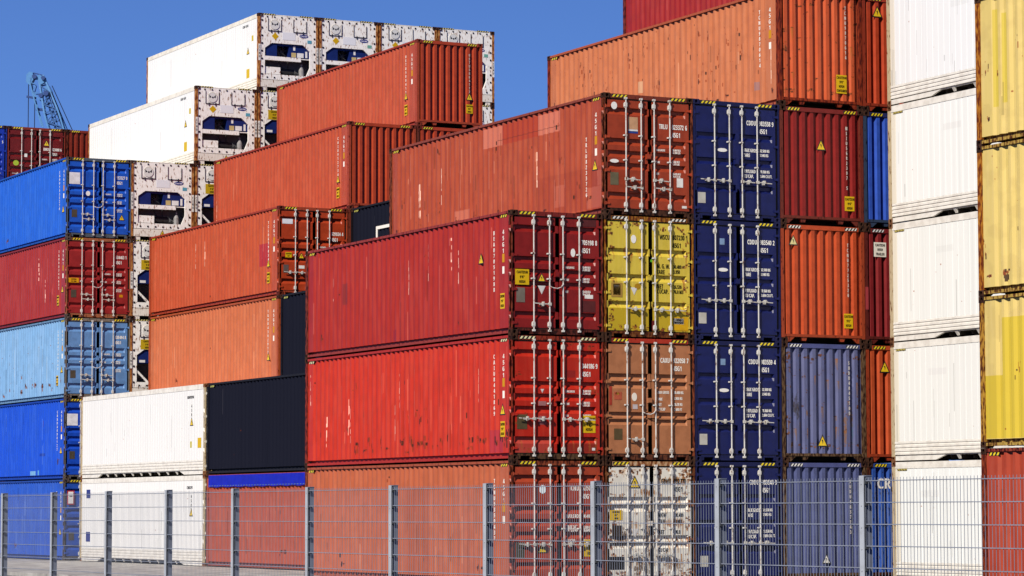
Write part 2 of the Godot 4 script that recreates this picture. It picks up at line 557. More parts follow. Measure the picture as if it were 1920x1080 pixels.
func build_shapes() -> void:
	shapes["side"] = corrugated_side(0.047, 0.278, 0.50)
	shapes["end"] = end_wall_mesh()
	shapes["casting"] = casting_mesh()
	shapes["rod"] = rod_mesh()
	shapes["handle"] = handle_mesh()
	shapes["reefer_side"] = reefer_side_mesh()
	shapes["reefer_kick"] = reefer_kick_mesh()
	var five := [2.475, 1.745, 1.455, 1.165, 0.46]
	var three := [2.03, 1.42, 0.78]
	var two := [1.965, 1.78, 1.06, 0.92]
	for k in [["five", five], ["three", three], ["two", two]]:
		for g in [["", 0.018], ["_open", 0.05]]:
			shapes["doorR_" + k[0] + g[0]] = door_mesh(g[1], HW - 0.105, k[1])
			shapes["doorL_" + k[0] + g[0]] = door_mesh(-g[1], -HW + 0.105, k[1])
	var b := MB.new()
	b.box(Vector3(-HW + 0.006, 0.116, -0.15), Vector3(-HW + 0.095, CH - 0.116, -0.006))
	shapes["post"] = b.done()
	b = MB.new()   # post beside a door: narrow steel with a rebate for the seal
	b.box(Vector3(-HW + 0.006, 0.116, -0.15), Vector3(-HW + 0.045, CH - 0.116, -0.006))
	b.box(Vector3(-HW + 0.045, 0.116, -0.15), Vector3(-HW + 0.10, CH - 0.116, -0.055))
	shapes["door_post"] = b.done()
	b = MB.new()
	b.box(Vector3(-HW + 0.003, CH - 0.072, -HL + 0.171), Vector3(-HW + 0.065, CH - 0.012, HL - 0.171))
	shapes["top_rail"] = b.done()
	b = MB.new()
	b.box(Vector3(-HW + 0.12, 0.095, -HL + 0.171), Vector3(-HW + 0.14, 0.164, HL - 0.171))
	b.box(Vector3(-HW + 0.005, 0.035, -HL + 0.171), Vector3(-HW + 0.13, 0.095, HL - 0.171))
	shapes["bottom_rail"] = b.done()
	b = MB.new()
	b.box(Vector3(-HW + 0.06, CH - 0.045, -HL + 0.05), Vector3(HW - 0.06, CH - 0.02, HL - 0.05))
	shapes["roof"] = b.done()
	b = MB.new()
	b.box(Vector3(-HW + 0.145, 0.125, -HL + 0.09), Vector3(HW - 0.145, 0.16, HL - 0.09))
	for k in 26:
		var zz := -HL + 0.5 + k * 0.447
		b.box(Vector3(-HW + 0.145, 0.04, zz - 0.03), Vector3(HW - 0.145, 0.124, zz + 0.03))
	shapes["floor"] = b.done()
	b = MB.new()   # blind end
	b.box(Vector3(-HW + 0.173, CH - 0.125, HL - 0.09), Vector3(HW - 0.173, CH - 0.02, HL - 0.008))
	shapes["end_header"] = b.done()
	b = MB.new()
	b.box(Vector3(-HW + 0.096, 0.138, HL - 0.10), Vector3(HW - 0.096, 0.204, HL - 0.008))
	for s in [-1.0, 1.0]:
		b.prism([Vector2(s * 1.045, 0.012), Vector2(s * 0.97, 0.012), Vector2(s * 0.82, 0.137), Vector2(s * 1.045, 0.137)], HL - 0.06, HL - 0.02)
		b.prism([Vector2(s * 0.60, 0.045), Vector2(s * 0.50, 0.045), Vector2(s * 0.46, 0.137), Vector2(s * 0.64, 0.137)], HL - 0.12, HL - 0.03)
	shapes["end_sill"] = b.done()
	b = MB.new()   # door end
	b.box(Vector3(-HW + 0.173, CH - 0.118, HL - 0.12), Vector3(HW - 0.173, CH - 0.014, HL - 0.012))
	shapes["door_header"] = b.done()
	b = MB.new()
	b.box(Vector3(-HW + 0.173, 0.095, HL - 0.12), Vector3(HW - 0.173, 0.145, HL - 0.012))
	b.box(Vector3(-0.72, 0.02, HL - 0.12), Vector3(0.72, 0.094, HL - 0.014))
	for s in [-1.0, 1.0]:
		b.box(Vector3(s * 1.01 - 0.035, 0.02, HL - 0.12), Vector3(s * 1.01 + 0.035, 0.094, HL - 0.014))
	shapes["door_sill"] = b.done()
	b = MB.new()   # door seals
	b.box(Vector3(-HW + 0.173, CH - 0.144, HL - 0.10), Vector3(HW - 0.173, CH - 0.119, HL - 0.02))
	b.box(Vector3(-HW + 0.101, 0.146, HL - 0.10), Vector3(HW - 0.101, 0.164, HL - 0.022))
	for s in [-1.0, 1.0]:
		b.box(Vector3(s * (HW - 0.075) - 0.028, 0.165, HL - 0.054), Vector3(s * (HW - 0.075) + 0.028, CH - 0.145, HL - 0.046))
	b.box(Vector3(-0.06, 0.165, HL - 0.115), Vector3(0.06, CH - 0.145, HL - 0.095))
	b.box(Vector3(-0.016, 0.165, HL - 0.095), Vector3(0.016, CH - 0.145, HL - 0.052))
	shapes["gasket"] = b.done()
	b = MB.new()
	b.box(Vector3(0, -0.025, -0.03), Vector3(0.16, 0.025, 0.01))
	b.tube(Vector3(0.115, -0.04, 0.004), Vector3(0.115, 0.04, 0.004), 0.018, 6)
	shapes["hinge"] = b.done()
	b = MB.new()
	b.box(Vector3(-0.10, -0.06, -0.04), Vector3(0.03, 0.06, 0.035))
	b.box(Vector3(-0.085, -0.045, 0.035), Vector3(0.015, 0.045, 0.045))
	shapes["lock_box"] = b.done()
	b = MB.new()   # white painted reefer frame pieces
	b.box(Vector3(-HW + 0.002, CH - 0.17, -HL + 0.151), Vector3(-HW + 0.07, CH - 0.119, HL - 0.151))
	b.box(Vector3(-HW + 0.005, CH - 0.118, -HL + 0.173), Vector3(-HW + 0.07, CH - 0.012, HL - 0.173))
	shapes["reefer_top"] = b.done()
	b = MB.new()
	for s in [-1.0, 1.0]:
		var pts := [Vector2(s * (HL - 0.173), 0.02), Vector2(s * (HL - 1.85), 0.02), Vector2(s * (HL - 2.25), 0.13), Vector2(s * (HL - 0.173), 0.13)]
		for q in 4:
			var a: Vector2 = pts[q]
			var e: Vector2 = pts[(q + 1) % 4]
			b.quad(Vector3(-HW + 0.006, a.y, a.x), Vector3(-HW + 0.006, e.y, e.x), Vector3(-HW + 0.06, e.y, e.x), Vector3(-HW + 0.06, a.y, a.x), Vector3(0, (a.y + e.y) * 0.5 - 0.075, (a.x + e.x) * 0.5 - s * (HL - 1.1)))
		b.quad(Vector3(-HW + 0.006, pts[0].y, pts[0].x), Vector3(-HW + 0.006, pts[1].y, pts[1].x), Vector3(-HW + 0.006, pts[2].y, pts[2].x), Vector3(-HW + 0.006, pts[3].y, pts[3].x), Vector3.LEFT)
	b.box(Vector3(-HW + 0.06, 0.131, -HL + 0.173), Vector3(-HW + 0.10, 0.155, HL - 0.173))
	for k in 9:
		var zz := -3.4 + k * 0.85
		b.prism([Vector2(-HW + 0.03, 0.13), Vector2(-HW + 0.10, 0.13), Vector2(-HW + 0.10, 0.03)], zz - 0.05, zz + 0.05)
	shapes["reefer_base"] = b.done()

# ---------------------------------------------------------------- containers
# near left bottom corner of the near end stands at (x, level, z)
func container(x: float, level: int, z: float, label: String, s: Dictionary) -> Node3D:
	var y: float = s.get("y", (level - 1) * LEVEL)
	var t := thing(s.get("name", "shipping_container"), label, "container", Vector3(x + HW, y, z - HL), 0.0, s.get("group", ""))
	var reefer: bool = s.get("reefer", false)
	var frame: Material = s.frame
	var fit: Material = s.get("fit", paint(rgb(92, 62, 48), "rust2", 0.8))
	var side: Material = s.side
	var rail: Material = s.get("rail", frame)
	# long sides
	for k in 2:
		var turn := PI * k
		if reefer:
			part("side_panel", shapes["reefer_side"], side, t, Vector3.ZERO, turn)
			part("kick_panel", shapes["reefer_kick"], rail, t, Vector3.ZERO, turn)
			part("top_rail", shapes["reefer_top"], rail, t, Vector3.ZERO, turn)
			part("base_rail", shapes["reefer_base"], rail, t, Vector3.ZERO, turn)
		else:
			part("side_panel", shapes["side"], side if k == 0 else s.get("end_paint", frame), t, Vector3.ZERO, turn)
			part("top_rail", shapes["top_rail"], rail, t, Vector3.ZERO, turn)
			part("bottom_rail", shapes["bottom_rail"], rail, t, Vector3.ZERO, turn)
	part("roof", shapes["roof"], frame, t)
	part("floor", shapes["floor"], paint(rgb(60, 52, 48), "clean", 0.9), t)
	# corner posts and castings
	var kind: String = s.get("kind", "end")
	for sx in [0, 1]:
		for sz in [0, 1]:
			var dp: bool = kind.begins_with("door") and sz == 0
			# near left: as built; others by mirroring the box
			var key := "post_%d%d%s" % [sx, sz, dp]
			if not shapes.has(key):
				var b := MB.new()
				var mx := 1.0 if sx == 0 else -1.0
				var mz := 1.0 if sz == 0 else -1.0
				for e in ([[0.006, 0.045, 0.15, 0.006], [0.045, 0.10, 0.15, 0.055]] if dp else [[0.006, 0.095, 0.15, 0.006]]):
					var a := Vector3(mx * (-HW + e[0]), 0.1185, mz * (HL - e[2]))
					var c := Vector3(mx * (-HW + e[1]), CH - 0.1185, mz * (HL - e[3]))
					b.box(Vector3(minf(a.x, c.x), a.y, minf(a.z, c.z)), Vector3(maxf(a.x, c.x), c.y, maxf(a.z, c.z)))
				shapes[key] = b.done()
			part("corner_post", shapes[key], s.get("post", frame), t)
			var corner := Vector3(-HW if sx == 0 else HW, 0, HL if sz == 0 else -HL)
			var turn := 0.0
			if sx == 1 and sz == 0: turn = PI / 2
			if sx == 1 and sz == 1: turn = PI
			if sx == 0 and sz == 1: turn = -PI / 2
			part("corner_casting", shapes["casting"], fit, t, corner, turn)
			part("corner_casting", shapes["casting"], fit, t, corner + Vector3(0, CH - 0.118, 0), turn)
	# far end
	part("end_panel", shapes["end"], s.get("end_paint", frame), t, Vector3.ZERO, PI)
	part("end_header", shapes["end_header"], rail, t, Vector3.ZERO, PI)
	part("end_sill", shapes["end_sill"], rail, t, Vector3.ZERO, PI)
	var hz: Color = s.get("hazard", Color(0.85, 0.66, 0.01))
	if kind == "end":
		part("end_panel", shapes["end"], s.get("end_paint", frame), t)
		part("end_header", shapes["end_header"], s.get("header", s.get("end_paint", frame)), t)
		part("end_sill", shapes["end_sill"], s.get("post", frame), t)
		for sx in [-0.82, 0.82]:
			part("hazard_stripe", hazard_mesh(0.36, 0.075, 4, hz), print_mat(), t, Vector3(sx, CH - 0.072, HL - 0.005))
	elif kind.begins_with("door"):
		doors(t, s)
		for sx in [-0.80, 0.80]:
			part("hazard_stripe", hazard_mesh(0.42, 0.07, 4, hz), print_mat(), t, Vector3(sx, CH - 0.062, HL - 0.009))
	elif kind == "machine":
		machine(t, s)
	# striped corners on the visible long side
	if not reefer and s.get("side_hazard", true):
		for sz in [HL - 0.43, -HL + 0.40]:
			part("hazard_stripe", hazard_mesh(0.34, 0.065, 3, hz), print_mat(), t, Vector3(-HW + 0.023, CH - 0.115, sz), -PI / 2)
	if s.has("code"):
		side_marks(t, s)
	return t

func side_marks(t: Node3D, s: Dictionary) -> void:
	var ink: Material = s.get("ink", paint(rgb(240, 236, 228), "", 0.6))
	var x := -HW + 0.024
	var o: Dictionary = s.get("marks", {})
	var zc: float = HL - o.get("zc", 0.93)
	lettering(s.code, 0.095, ink, t, Vector3(x, o.get("yc", 2.5), zc), -PI / 2, 0.9, true)
	lettering(s.get("size", "45G1"), 0.105, ink, t, Vector3(x, 2.5, HL - 0.45), -PI / 2, 1.0, true)
	sticker(t, Vector3(x + 0.001, 1.80, HL - 0.45), 0.11, 0.2, paint(rgb(235, 170, 25), "", 0.5), -PI / 2)
	sticker(t, Vector3(x + 0.001, 1.52, HL - 0.45), 0.10, 0.17, ink, -PI / 2)
	if o.get("tri", 1.2) > 0.0:
		warning(t, Vector3(x, o.get("tri", 1.2), HL - o.get("tri_z", 0.5)), 0.27, -PI / 2)
	if o.get("caution", 0.0) > 0.0:
		caution(t, Vector3(x + 0.001, o.caution, HL - o.get("caution_z", 0.5)), 0.22, 0.36, ["CAUTION", "9'6''", "HIGH"], -PI / 2)

func doors(t: Node3D, s: Dictionary) -> void:
	var style: String = s.get("door", "five")
	var leafs := s.get("gap", "") as String
	var dm: Material = s.door_paint
	part("door_header", shapes["door_header"], s.get("header", s.get("post", s.frame)), t)
	part("door_sill", shapes["door_sill"], s.get("sill", s.get("post", s.frame)), t)
	part("gasket", shapes["gasket"], paint(rgb(24, 24, 24), "", 0.7), t)
	var steel: Material = s.get("rod", paint(rgb(212, 212, 210), "rust1", 0.4))
	var dl: Node3D
	var dr: Node3D
	dl = part("door", shapes["doorL_" + style + leafs], dm, t)
	dr = part("door", shapes["doorR_" + style + leafs], s.get("door_paint2", dm), t)
	var hy: Array = s.get("handles", [0.95, 0.95, 0.95, 0.95])
	var out: int = s.get("handle_out", 1)
	var rx := [-0.64, -0.225, 0.13, 0.56]
	for k in 4:
		var d: Node3D = dl if k < 2 else dr
		part("locking_rod", shapes["rod"], steel, d, Vector3(rx[k], 0, HL + 0.028))
		if hy[k] > 0.0:
			var dirn := -1.0 if k < 2 else 1.0
			if out == 0:
				dirn = 1.0 if k % 2 == 0 else -1.0
			var h := part("handle", shapes["handle"], paint(rgb(200, 199, 194), "rust1", 0.4, 0.0), d, Vector3(rx[k], hy[k], HL + 0.03))
			if dirn < 0.0:
				h.rotation.z = PI
	for y in [0.27, 1.05, 1.85, 2.58]:
		part("hinge", shapes["hinge"], s.get("hinge", dm), dr, Vector3(HW - 0.165, y, HL - 0.018))
		var h := part("hinge", shapes["hinge"], s.get("hinge", dm), dl, Vector3(-HW + 0.165, y, HL - 0.018))
		h.rotation.z = PI
	part("lock_box", shapes["lock_box"], dm, dr, Vector3(0.02, 1.42, HL - 0.02))
	var z := HL - 0.026
	var ink: Material = s.get("ink", paint(rgb(240, 238, 232), "", 0.6))
	var n: Array = s.get("number", [])   # prefix, digits, check digit, type
	if n.size() == 4:
		var yn: float = s.get("number_y", 2.30)
		if n[0] != "":
			lettering(n[0], 0.115, ink, dr, Vector3(0.29, yn, z))
		lettering(n[1], 0.115, ink, dr, Vector3(0.645, yn, z))
		if n[2] != "":
			lettering(n[2], 0.115, ink, dr, Vector3(1.01, yn, z))
		lettering(n[3], 0.115, ink, dr, Vector3(0.645, yn - 0.19, z))
	var rows: Array = s.get("table", [])   # [text, x, y, cap]
	for r in rows:
		lettering(r[0], r[3], ink, dr, Vector3(r[1], r[2], z))
	for q in s.get("stickers", []):   # [x, y, w, h, colour]
		sticker(dl if q[0] < 0.0 else dr, Vector3(q[0], q[1], z), q[2], q[3], paint(q[4], "clean", 0.5), 0.0, "plate" if q[4].v < 0.5 else "sticker")
	for q in s.get("ovals", []):   # [x, y, rx, ry, colour]
		var key := "ov%.2f%.2f" % [q[2], q[3]]
		if not shapes.has(key):
			var b := MB.new()
			var pts := []
			for k in 16:
				pts.append(Vector2(cos(TAU * k / 16) * q[2], sin(TAU * k / 16) * q[3]))
			b.prism(pts, -0.003, 0.002)
			shapes[key] = b.done()
		part("sticker", shapes[key], paint(q[4], "", 0.5), dl if q[0] < 0.0 else dr, Vector3(q[0], q[1], z))
	for q in s.get("warns", []):   # [x, y, h, down]
		warning(dl if q[0] < 0.0 else dr, Vector3(q[0], q[1], z), q[2], 0.0, Color(0.85, 0.58, 0.01) if not q[3] else Color(0.7, 0.68, 0.66), q[3])
	for q in s.get("cautions", []):   # [x, y, w, h, lines, colour]
		caution(dl if q[0] < 0.0 else dr, Vector3(q[0], q[1], z), q[2], q[3], q[4], 0.0, q[5])
	if s.get("cable", false):
		var b := MB.new()
		var pts := [Vector3(-0.225, 1.04, 0), Vector3(-0.14, 1.0, 0.02), Vector3(-0.04, 0.99, 0.03), Vector3(0.05, 1.02, 0.02), Vector3(0.13, 1.10, 0)]
		for k in 4:
			b.tube(pts[k], pts[k + 1], 0.012, 6)
		part("seal_cable", b.done(), steel, dl, Vector3(0, 0.1, HL + 0.045))

# refrigeration unit in the end of a reefer
func machine(t: Node3D, s: Dictionary) -> void:
	var second: bool = s.get("second", false)
	var white: Material = s.get("end_paint", paint(rgb(205, 200, 194), "rust1", 0.6))
	if not shapes.has("mc_face"):
		var b := MB.new()
		var z0 := HL - 0.10
		var z1 := HL - 0.03
		var xl := -1.12
		var xr := 1.12
		b.box(Vector3(xl, 1.80, z0), Vector3(xr, 2.84, z1))         # upper bulkhead
		b.box(Vector3(xl, 0.42, z0), Vector3(xr, 0.62, z1))         # lower rail
		b.box(Vector3(xl, 0.62, z0), Vector3(-0.94, 1.80, z1))
		b.box(Vector3(0.88, 0.62, z0), Vector3(xr, 1.80, z1))
		b.prism([Vector2(-0.94, 1.80), Vector2(-0.66, 1.80), Vector2(-0.94, 1.60)], z0, z1)
		b.prism([Vector2(0.88, 1.80), Vector2(0.60, 1.80), Vector2(0.88, 1.55)], z0, z1)
		b.prism([Vector2(0.88, 0.62), Vector2(0.74, 0.62), Vector2(0.88, 0.95)], z0, z1)
		shapes["mc_face"] = b.done()
		b = MB.new()
		b.box(Vector3(-1.12, 0.13, HL - 0.12), Vector3(1.12, 0.40, HL - 0.015))
		b.prism([Vector2(-1.04, 0.0), Vector2(-0.85, 0.0), Vector2(-0.85, 0.13), Vector2(-1.04, 0.13)], HL - 0.1, HL - 0.03)
		b.prism([Vector2(-0.1, 0.02), Vector2(0.1, 0.02), Vector2(0.2, 0.129), Vector2(-0.2, 0.129)], HL - 0.12, HL - 0.02)
		b.prism([Vector2(1.04, 0.0), Vector2(0.85, 0.0), Vector2(0.85, 0.13), Vector2(1.04, 0.13)], HL - 0.1, HL - 0.03)
		shapes["mc_base"] = b.done()
		b = MB.new()   # bolts round the face
		for k in 8:
			for sx in [-1.06, 1.05]:
				b.box(Vector3(sx - 0.022, 0.58 + k * 0.29, HL - 0.03), Vector3(sx + 0.03, 0.64 + k * 0.29, HL - 0.012))
		for k in 7:
			for sy in [2.78, 0.50]:
				b.box(Vector3(-0.85 + k * 0.29 - 0.025, sy - 0.025, HL - 0.03), Vector3(-0.85 + k * 0.29 + 0.025, sy + 0.025, HL - 0.012))
		shapes["mc_bolts"] = b.done()
		b = MB.new()   # hatch rim with its two latches
		for e in [[-0.27, -0.24, 0.27, -0.222], [0.252, -0.222, 0.27, 0.2], [-0.27, -0.222, -0.26, 0.24], [-0.15, -0.31, -0.115, -0.19], [0.115, -0.31, 0.15, -0.19]]:
			b.box(Vector3(e[0], e[1], -0.002), Vector3(e[2], e[3], 0.022 if e[3] > -0.2 else 0.026))
		shapes["mc_rims"] = b.done()
		b = MB.new()   # ventilation disc with its slots
		var pts := []
		for k in 20:
			pts.append(Vector2(cos(TAU * k / 20) * 0.19, sin(TAU * k / 20) * 0.19))
		b.prism(pts, -0.012, 0.01, Color(0.75, 0.75, 0.74))
		b.prism([Vector2(-0.13, 0.09), Vector2(-0.04, 0.0), Vector2(-0.12, -0.03)], 0.0, 0.014, Color(0.02, 0.02, 0.025))
		b.prism([Vector2(0.13, 0.09), Vector2(0.04, 0.0), Vector2(0.12, -0.03)], 0.0, 0.014, Color(0.02, 0.02, 0.025))
		b.prism([Vector2(-0.025, -0.03), Vector2(0.025, -0.03), Vector2(0.025, 0.02), Vector2(-0.025, 0.02)], 0.0, 0.022, Color(0.05, 0.05, 0.06))
		for k in 9:
			var a := PI * (0.15 + 0.7 * k / 8.0)
			b.prism([Vector2(cos(a) * 0.16, sin(a) * 0.16), Vector2(cos(a) * 0.185, sin(a) * 0.185), Vector2(cos(a + 0.1) * 0.185, sin(a + 0.1) * 0.185)], 0.0, 0.014, Color(0.55, 0.42, 0.05))
		shapes["mc_disc"] = b.done()
		b = MB.new()   # diamond
		b.prism([Vector2(-0.14, 0), Vector2(0, -0.14), Vector2(0.14, 0), Vector2(0, 0.14)], -0.003, 0.002)
		shapes["mc_diamond"] = b.done()
		b = MB.new()
		var op := []
		for k in 18:
			op.append(Vector2(cos(TAU * k / 18) * 0.18, sin(TAU * k / 18) * 0.068))
		b.prism(op, -0.003, 0.002)
		shapes["mc_oval"] = b.done()
		b = MB.new()   # recess lining
		b.box(Vector3(-1.12, 0.42, HL - 0.62), Vector3(1.12, 2.84, HL - 0.58))
		b.box(Vector3(-1.12, 0.40, HL - 0.58), Vector3(1.12, 0.44, HL - 0.10))
		shapes["mc_back"] = b.done()
		b = MB.new()   # condenser casing
		b.box(Vector3(-0.99, 1.31, HL - 0.56), Vector3(-0.44, 1.84, HL - 0.075))
		b.box(Vector3(0.06, 1.31, HL - 0.56), Vector3(0.92, 1.84, HL - 0.105))
		b.box(Vector3(-0.44, 1.72, HL - 0.56), Vector3(0.06, 1.84, HL - 0.09))
		shapes["mc_casing"] = b.done()
		b = MB.new()   # fan with blades
		for k in 6:
			var a := TAU * k / 6.0
			b.bar(Vector3(cos(a) * 0.05, sin(a) * 0.05, 0), Vector3(cos(a + 0.35) * 0.21, sin(a + 0.35) * 0.21, 0.04), 0.1, Color.WHITE, 0.015)
		b.tube(Vector3(0, 0, -0.05), Vector3(0, 0, 0.05), 0.06, 8)
		shapes["mc_fan"] = b.done()
		b = MB.new()
		b.box(Vector3(-0.94, 1.15, HL - 0.16), Vector3(0.52, 1.30, HL - 0.035))
		b.box(Vector3(0.53, 1.25, HL - 0.15), Vector3(0.88, 1.28, HL - 0.09))
		shapes["mc_beam"] = b.done()
		b = MB.new()
		b.box(Vector3(-0.94, 0.64, HL - 0.35), Vector3(-0.30, 0.90, HL - 0.07))
		shapes["mc_box"] = b.done()
		b = MB.new()   # compressor, pipes and receiver bottle
		var rr := [[0.0, 0.10], [0.22, 0.10], [0.33, 0.06], [0.36, 0.03], [0.46, 0.03]]
		for k in rr.size() - 1:
			for q in 10:
				var a0 := TAU * q / 10
				var a1 := TAU * (q + 1) / 10
				b.quad(Vector3(cos(a0) * rr[k][1], rr[k][0], sin(a0) * rr[k][1]), Vector3(cos(a1) * rr[k][1], rr[k][0], sin(a1) * rr[k][1]), Vector3(cos(a1) * rr[k + 1][1], rr[k + 1][0], sin(a1) * rr[k + 1][1]), Vector3(cos(a0) * rr[k + 1][1], rr[k + 1][0], sin(a0) * rr[k + 1][1]), Vector3(cos(a0 + 0.3), 0.2, sin(a0 + 0.3)))
		shapes["mc_bottle"] = b.done()
		b = MB.new()
		b.tube(Vector3(-0.2, 0.78, HL - 0.4), Vector3(0.35, 0.78, HL - 0.4), 0.13, 10)
		b.tube(Vector3(0.1, 0.9, HL - 0.3), Vector3(0.1, 1.2, HL - 0.3), 0.025, 6)
		b.tube(Vector3(-0.1, 0.9, HL - 0.3), Vector3(-0.3, 1.2, HL - 0.3), 0.02, 6)
		b.tube(Vector3(0.3, 0.7, HL - 0.2), Vector3(0.8, 0.7, HL - 0.2), 0.02, 6)
		shapes["mc_pump"] = b.done()
		b = MB.new()
		b.bar(Vector3(-0.92, 1.02, HL - 0.09), Vector3(-0.5, 0.62, HL - 0.09), 0.07)
		shapes["mc_strut"] = b.done()
		b = MB.new()
		b.bar(Vector3(0.86, 1.02, HL - 0.09), Vector3(0.44, 0.62, HL - 0.09), 0.07)
		shapes["mc_strut2"] = b.done()
	var face := part("unit_face", shapes["mc_face"], white, t)
	part("bolt_row", shapes["mc_bolts"], paint(rgb(30, 28, 28), "", 0.7), face)
	for cx in [-0.55, 0.47]:
		part("hatch_rim", shapes["mc_rims"], paint(rgb(52, 54, 66), "", 0.6), face, Vector3(cx, 2.49, HL - 0.03))
	part("vent_disc", shapes["mc_disc"], print_mat(), face, Vector3(-0.55, 2.50, HL - 0.02))
	part("base_panel", shapes["mc_base"], s.get("base", white), t)
	var unit := part("recess", shapes["mc_back"], paint(rgb(104, 104, 108), "clean", 0.6), t)
	part("condenser_casing", shapes["mc_casing"], paint(rgb(30, 52, 128), "clean", 0.4), unit)
	part("fan", shapes["mc_fan"], paint(rgb(58, 58, 64), "", 0.5), unit, Vector3(-0.19, 1.52, HL - 0.3))
	part("compressor", shapes["mc_pump"], paint(rgb(58, 58, 60), "rust1", 0.6), unit)
	if second:
		part("strut", shapes["mc_strut"], white, unit)
		part("strut", shapes["mc_strut2"], white, unit)
		sticker(unit, Vector3(-0.72, 1.38, HL - 0.07), 0.22, 0.09, paint(rgb(225, 225, 225), "", 0.5), 0.0, "label_plate")
		caution(face, Vector3(-0.55, 1.99, HL - 0.026), 0.50, 0.36, ["CAUTION", "9'-6''", "HIGH"], 0.0, rgb(222, 190, 40))
	else:
		part("beam", shapes["mc_beam"], white, unit)
		part("control_box", shapes["mc_box"], white, unit)
		part("receiver_bottle", shapes["mc_bottle"], paint(rgb(150, 150, 152), "rust1", 0.6), unit, Vector3(0.60, 0.63, HL - 0.2))
		sticker(unit, Vector3(0.25, 1.41, HL - 0.10), 0.19, 0.17, paint(rgb(226, 205, 150), "", 0.5), 0.0, "label_plate")
		sticker(unit, Vector3(0.52, 1.41, HL - 0.10), 0.26, 0.17, paint(rgb(226, 226, 226), "", 0.5), 0.0, "label_plate")
		sticker(unit, Vector3(0.76, 1.45, HL - 0.10), 0.08, 0.24, paint(rgb(226, 226, 226), "", 0.5), 0.0, "label_plate")
		sticker(unit, Vector3(0.27, 1.66, HL - 0.10), 0.08, 0.16, paint(rgb(226, 226, 226), "", 0.5), 0.0, "label_plate")
		if s.get("diamond", true):
			part("hazard_diamond", shapes["mc_diamond"], paint(rgb(240, 196, 24), "", 0.5), face, Vector3(-0.53, 2.06, HL - 0.026))
		sticker(face, Vector3(0.02, 2.09, HL - 0.026), 0.52, 0.29, paint(rgb(226, 228, 236), "", 0.5))
		part("maker_badge", shapes["mc_oval"], paint(rgb(24, 40, 150), "", 0.4), face, Vector3(0.63, 2.13, HL - 0.026))
		lettering("Carrier", 0.062, paint(rgb(225, 225, 235), "", 0.5), face, Vector3(0.63, 2.13, HL - 0.021), 0.0, 0.95, false, true)
		sticker(face, Vector3(0.86, 1.93, HL - 0.026), 0.17, 0.12, paint(s.get("chip", rgb(110, 190, 215)), "", 0.5))
	warning(t, Vector3(0.0, 0.26, HL - 0.01), 0.25)
	# lettered strips on the corner posts
	for sx in [-1.0, 1.0]:
		sticker(t, Vector3(sx * (HW - 0.05), 1.42, HL - 0.003), 0.085, 0.62, paint(rgb(232, 230, 226), "clean", 0.6), 0.0, "number_strip")
		lettering("CINU", 0.085, paint(rgb(40, 40, 48), "", 0.6), t, Vector3(sx * (HW - 0.05), 1.69, HL + 0.0005), 0.0, 0.75, true)
	for sx in [-0.78, 0.72]:
		part("hazard_stripe", hazard_mesh(0.50, 0.055, 5, Color(0.75, 0.66, 0.25)), print_mat(), t, Vector3(sx, CH - 0.028, HL - 0.024))

func buried(x: float, level: int, z: float) -> void:   # containers inside the stacks that carry the ones in view
	var t := thing("shipping_container", "shipping container buried inside the stacks behind the front rows", "container", Vector3(x + HW, (level - 1) * LEVEL, z - HL), 0.0, "containers buried inside the stacks")
	if not shapes.has("buried"):
		var st := SurfaceTool.new()
		for k in 2:
			var r := Transform3D(Basis(Vector3.UP, PI * k), Vector3.ZERO)
			for key in ["side", "top_rail", "bottom_rail", "end", "end_header", "end_sill"]:
				st.append_from(shapes[key], 0, r)
		for key in ["roof", "floor", "post_00false", "post_01false", "post_10false", "post_11false"]:
			st.append_from(shapes[key], 0, Transform3D.IDENTITY)
		for sx in [0, 1]:
			for sz in [0, 1]:
				var turn := 0.0
				if sx == 1 and sz == 0: turn = PI / 2
				if sx == 1 and sz == 1: turn = PI
				if sx == 0 and sz == 1: turn = -PI / 2
				for yy in [0.0, CH - 0.118]:
					st.append_from(shapes["casting"], 0, Transform3D(Basis(Vector3.UP, turn), Vector3(-HW if sx == 0 else HW, yy, HL if sz == 0 else -HL)))
		shapes["buried"] = st.commit()
	part("body", shapes["buried"], paint(rgb(140, 62, 46), "rust1", 0.6), t)

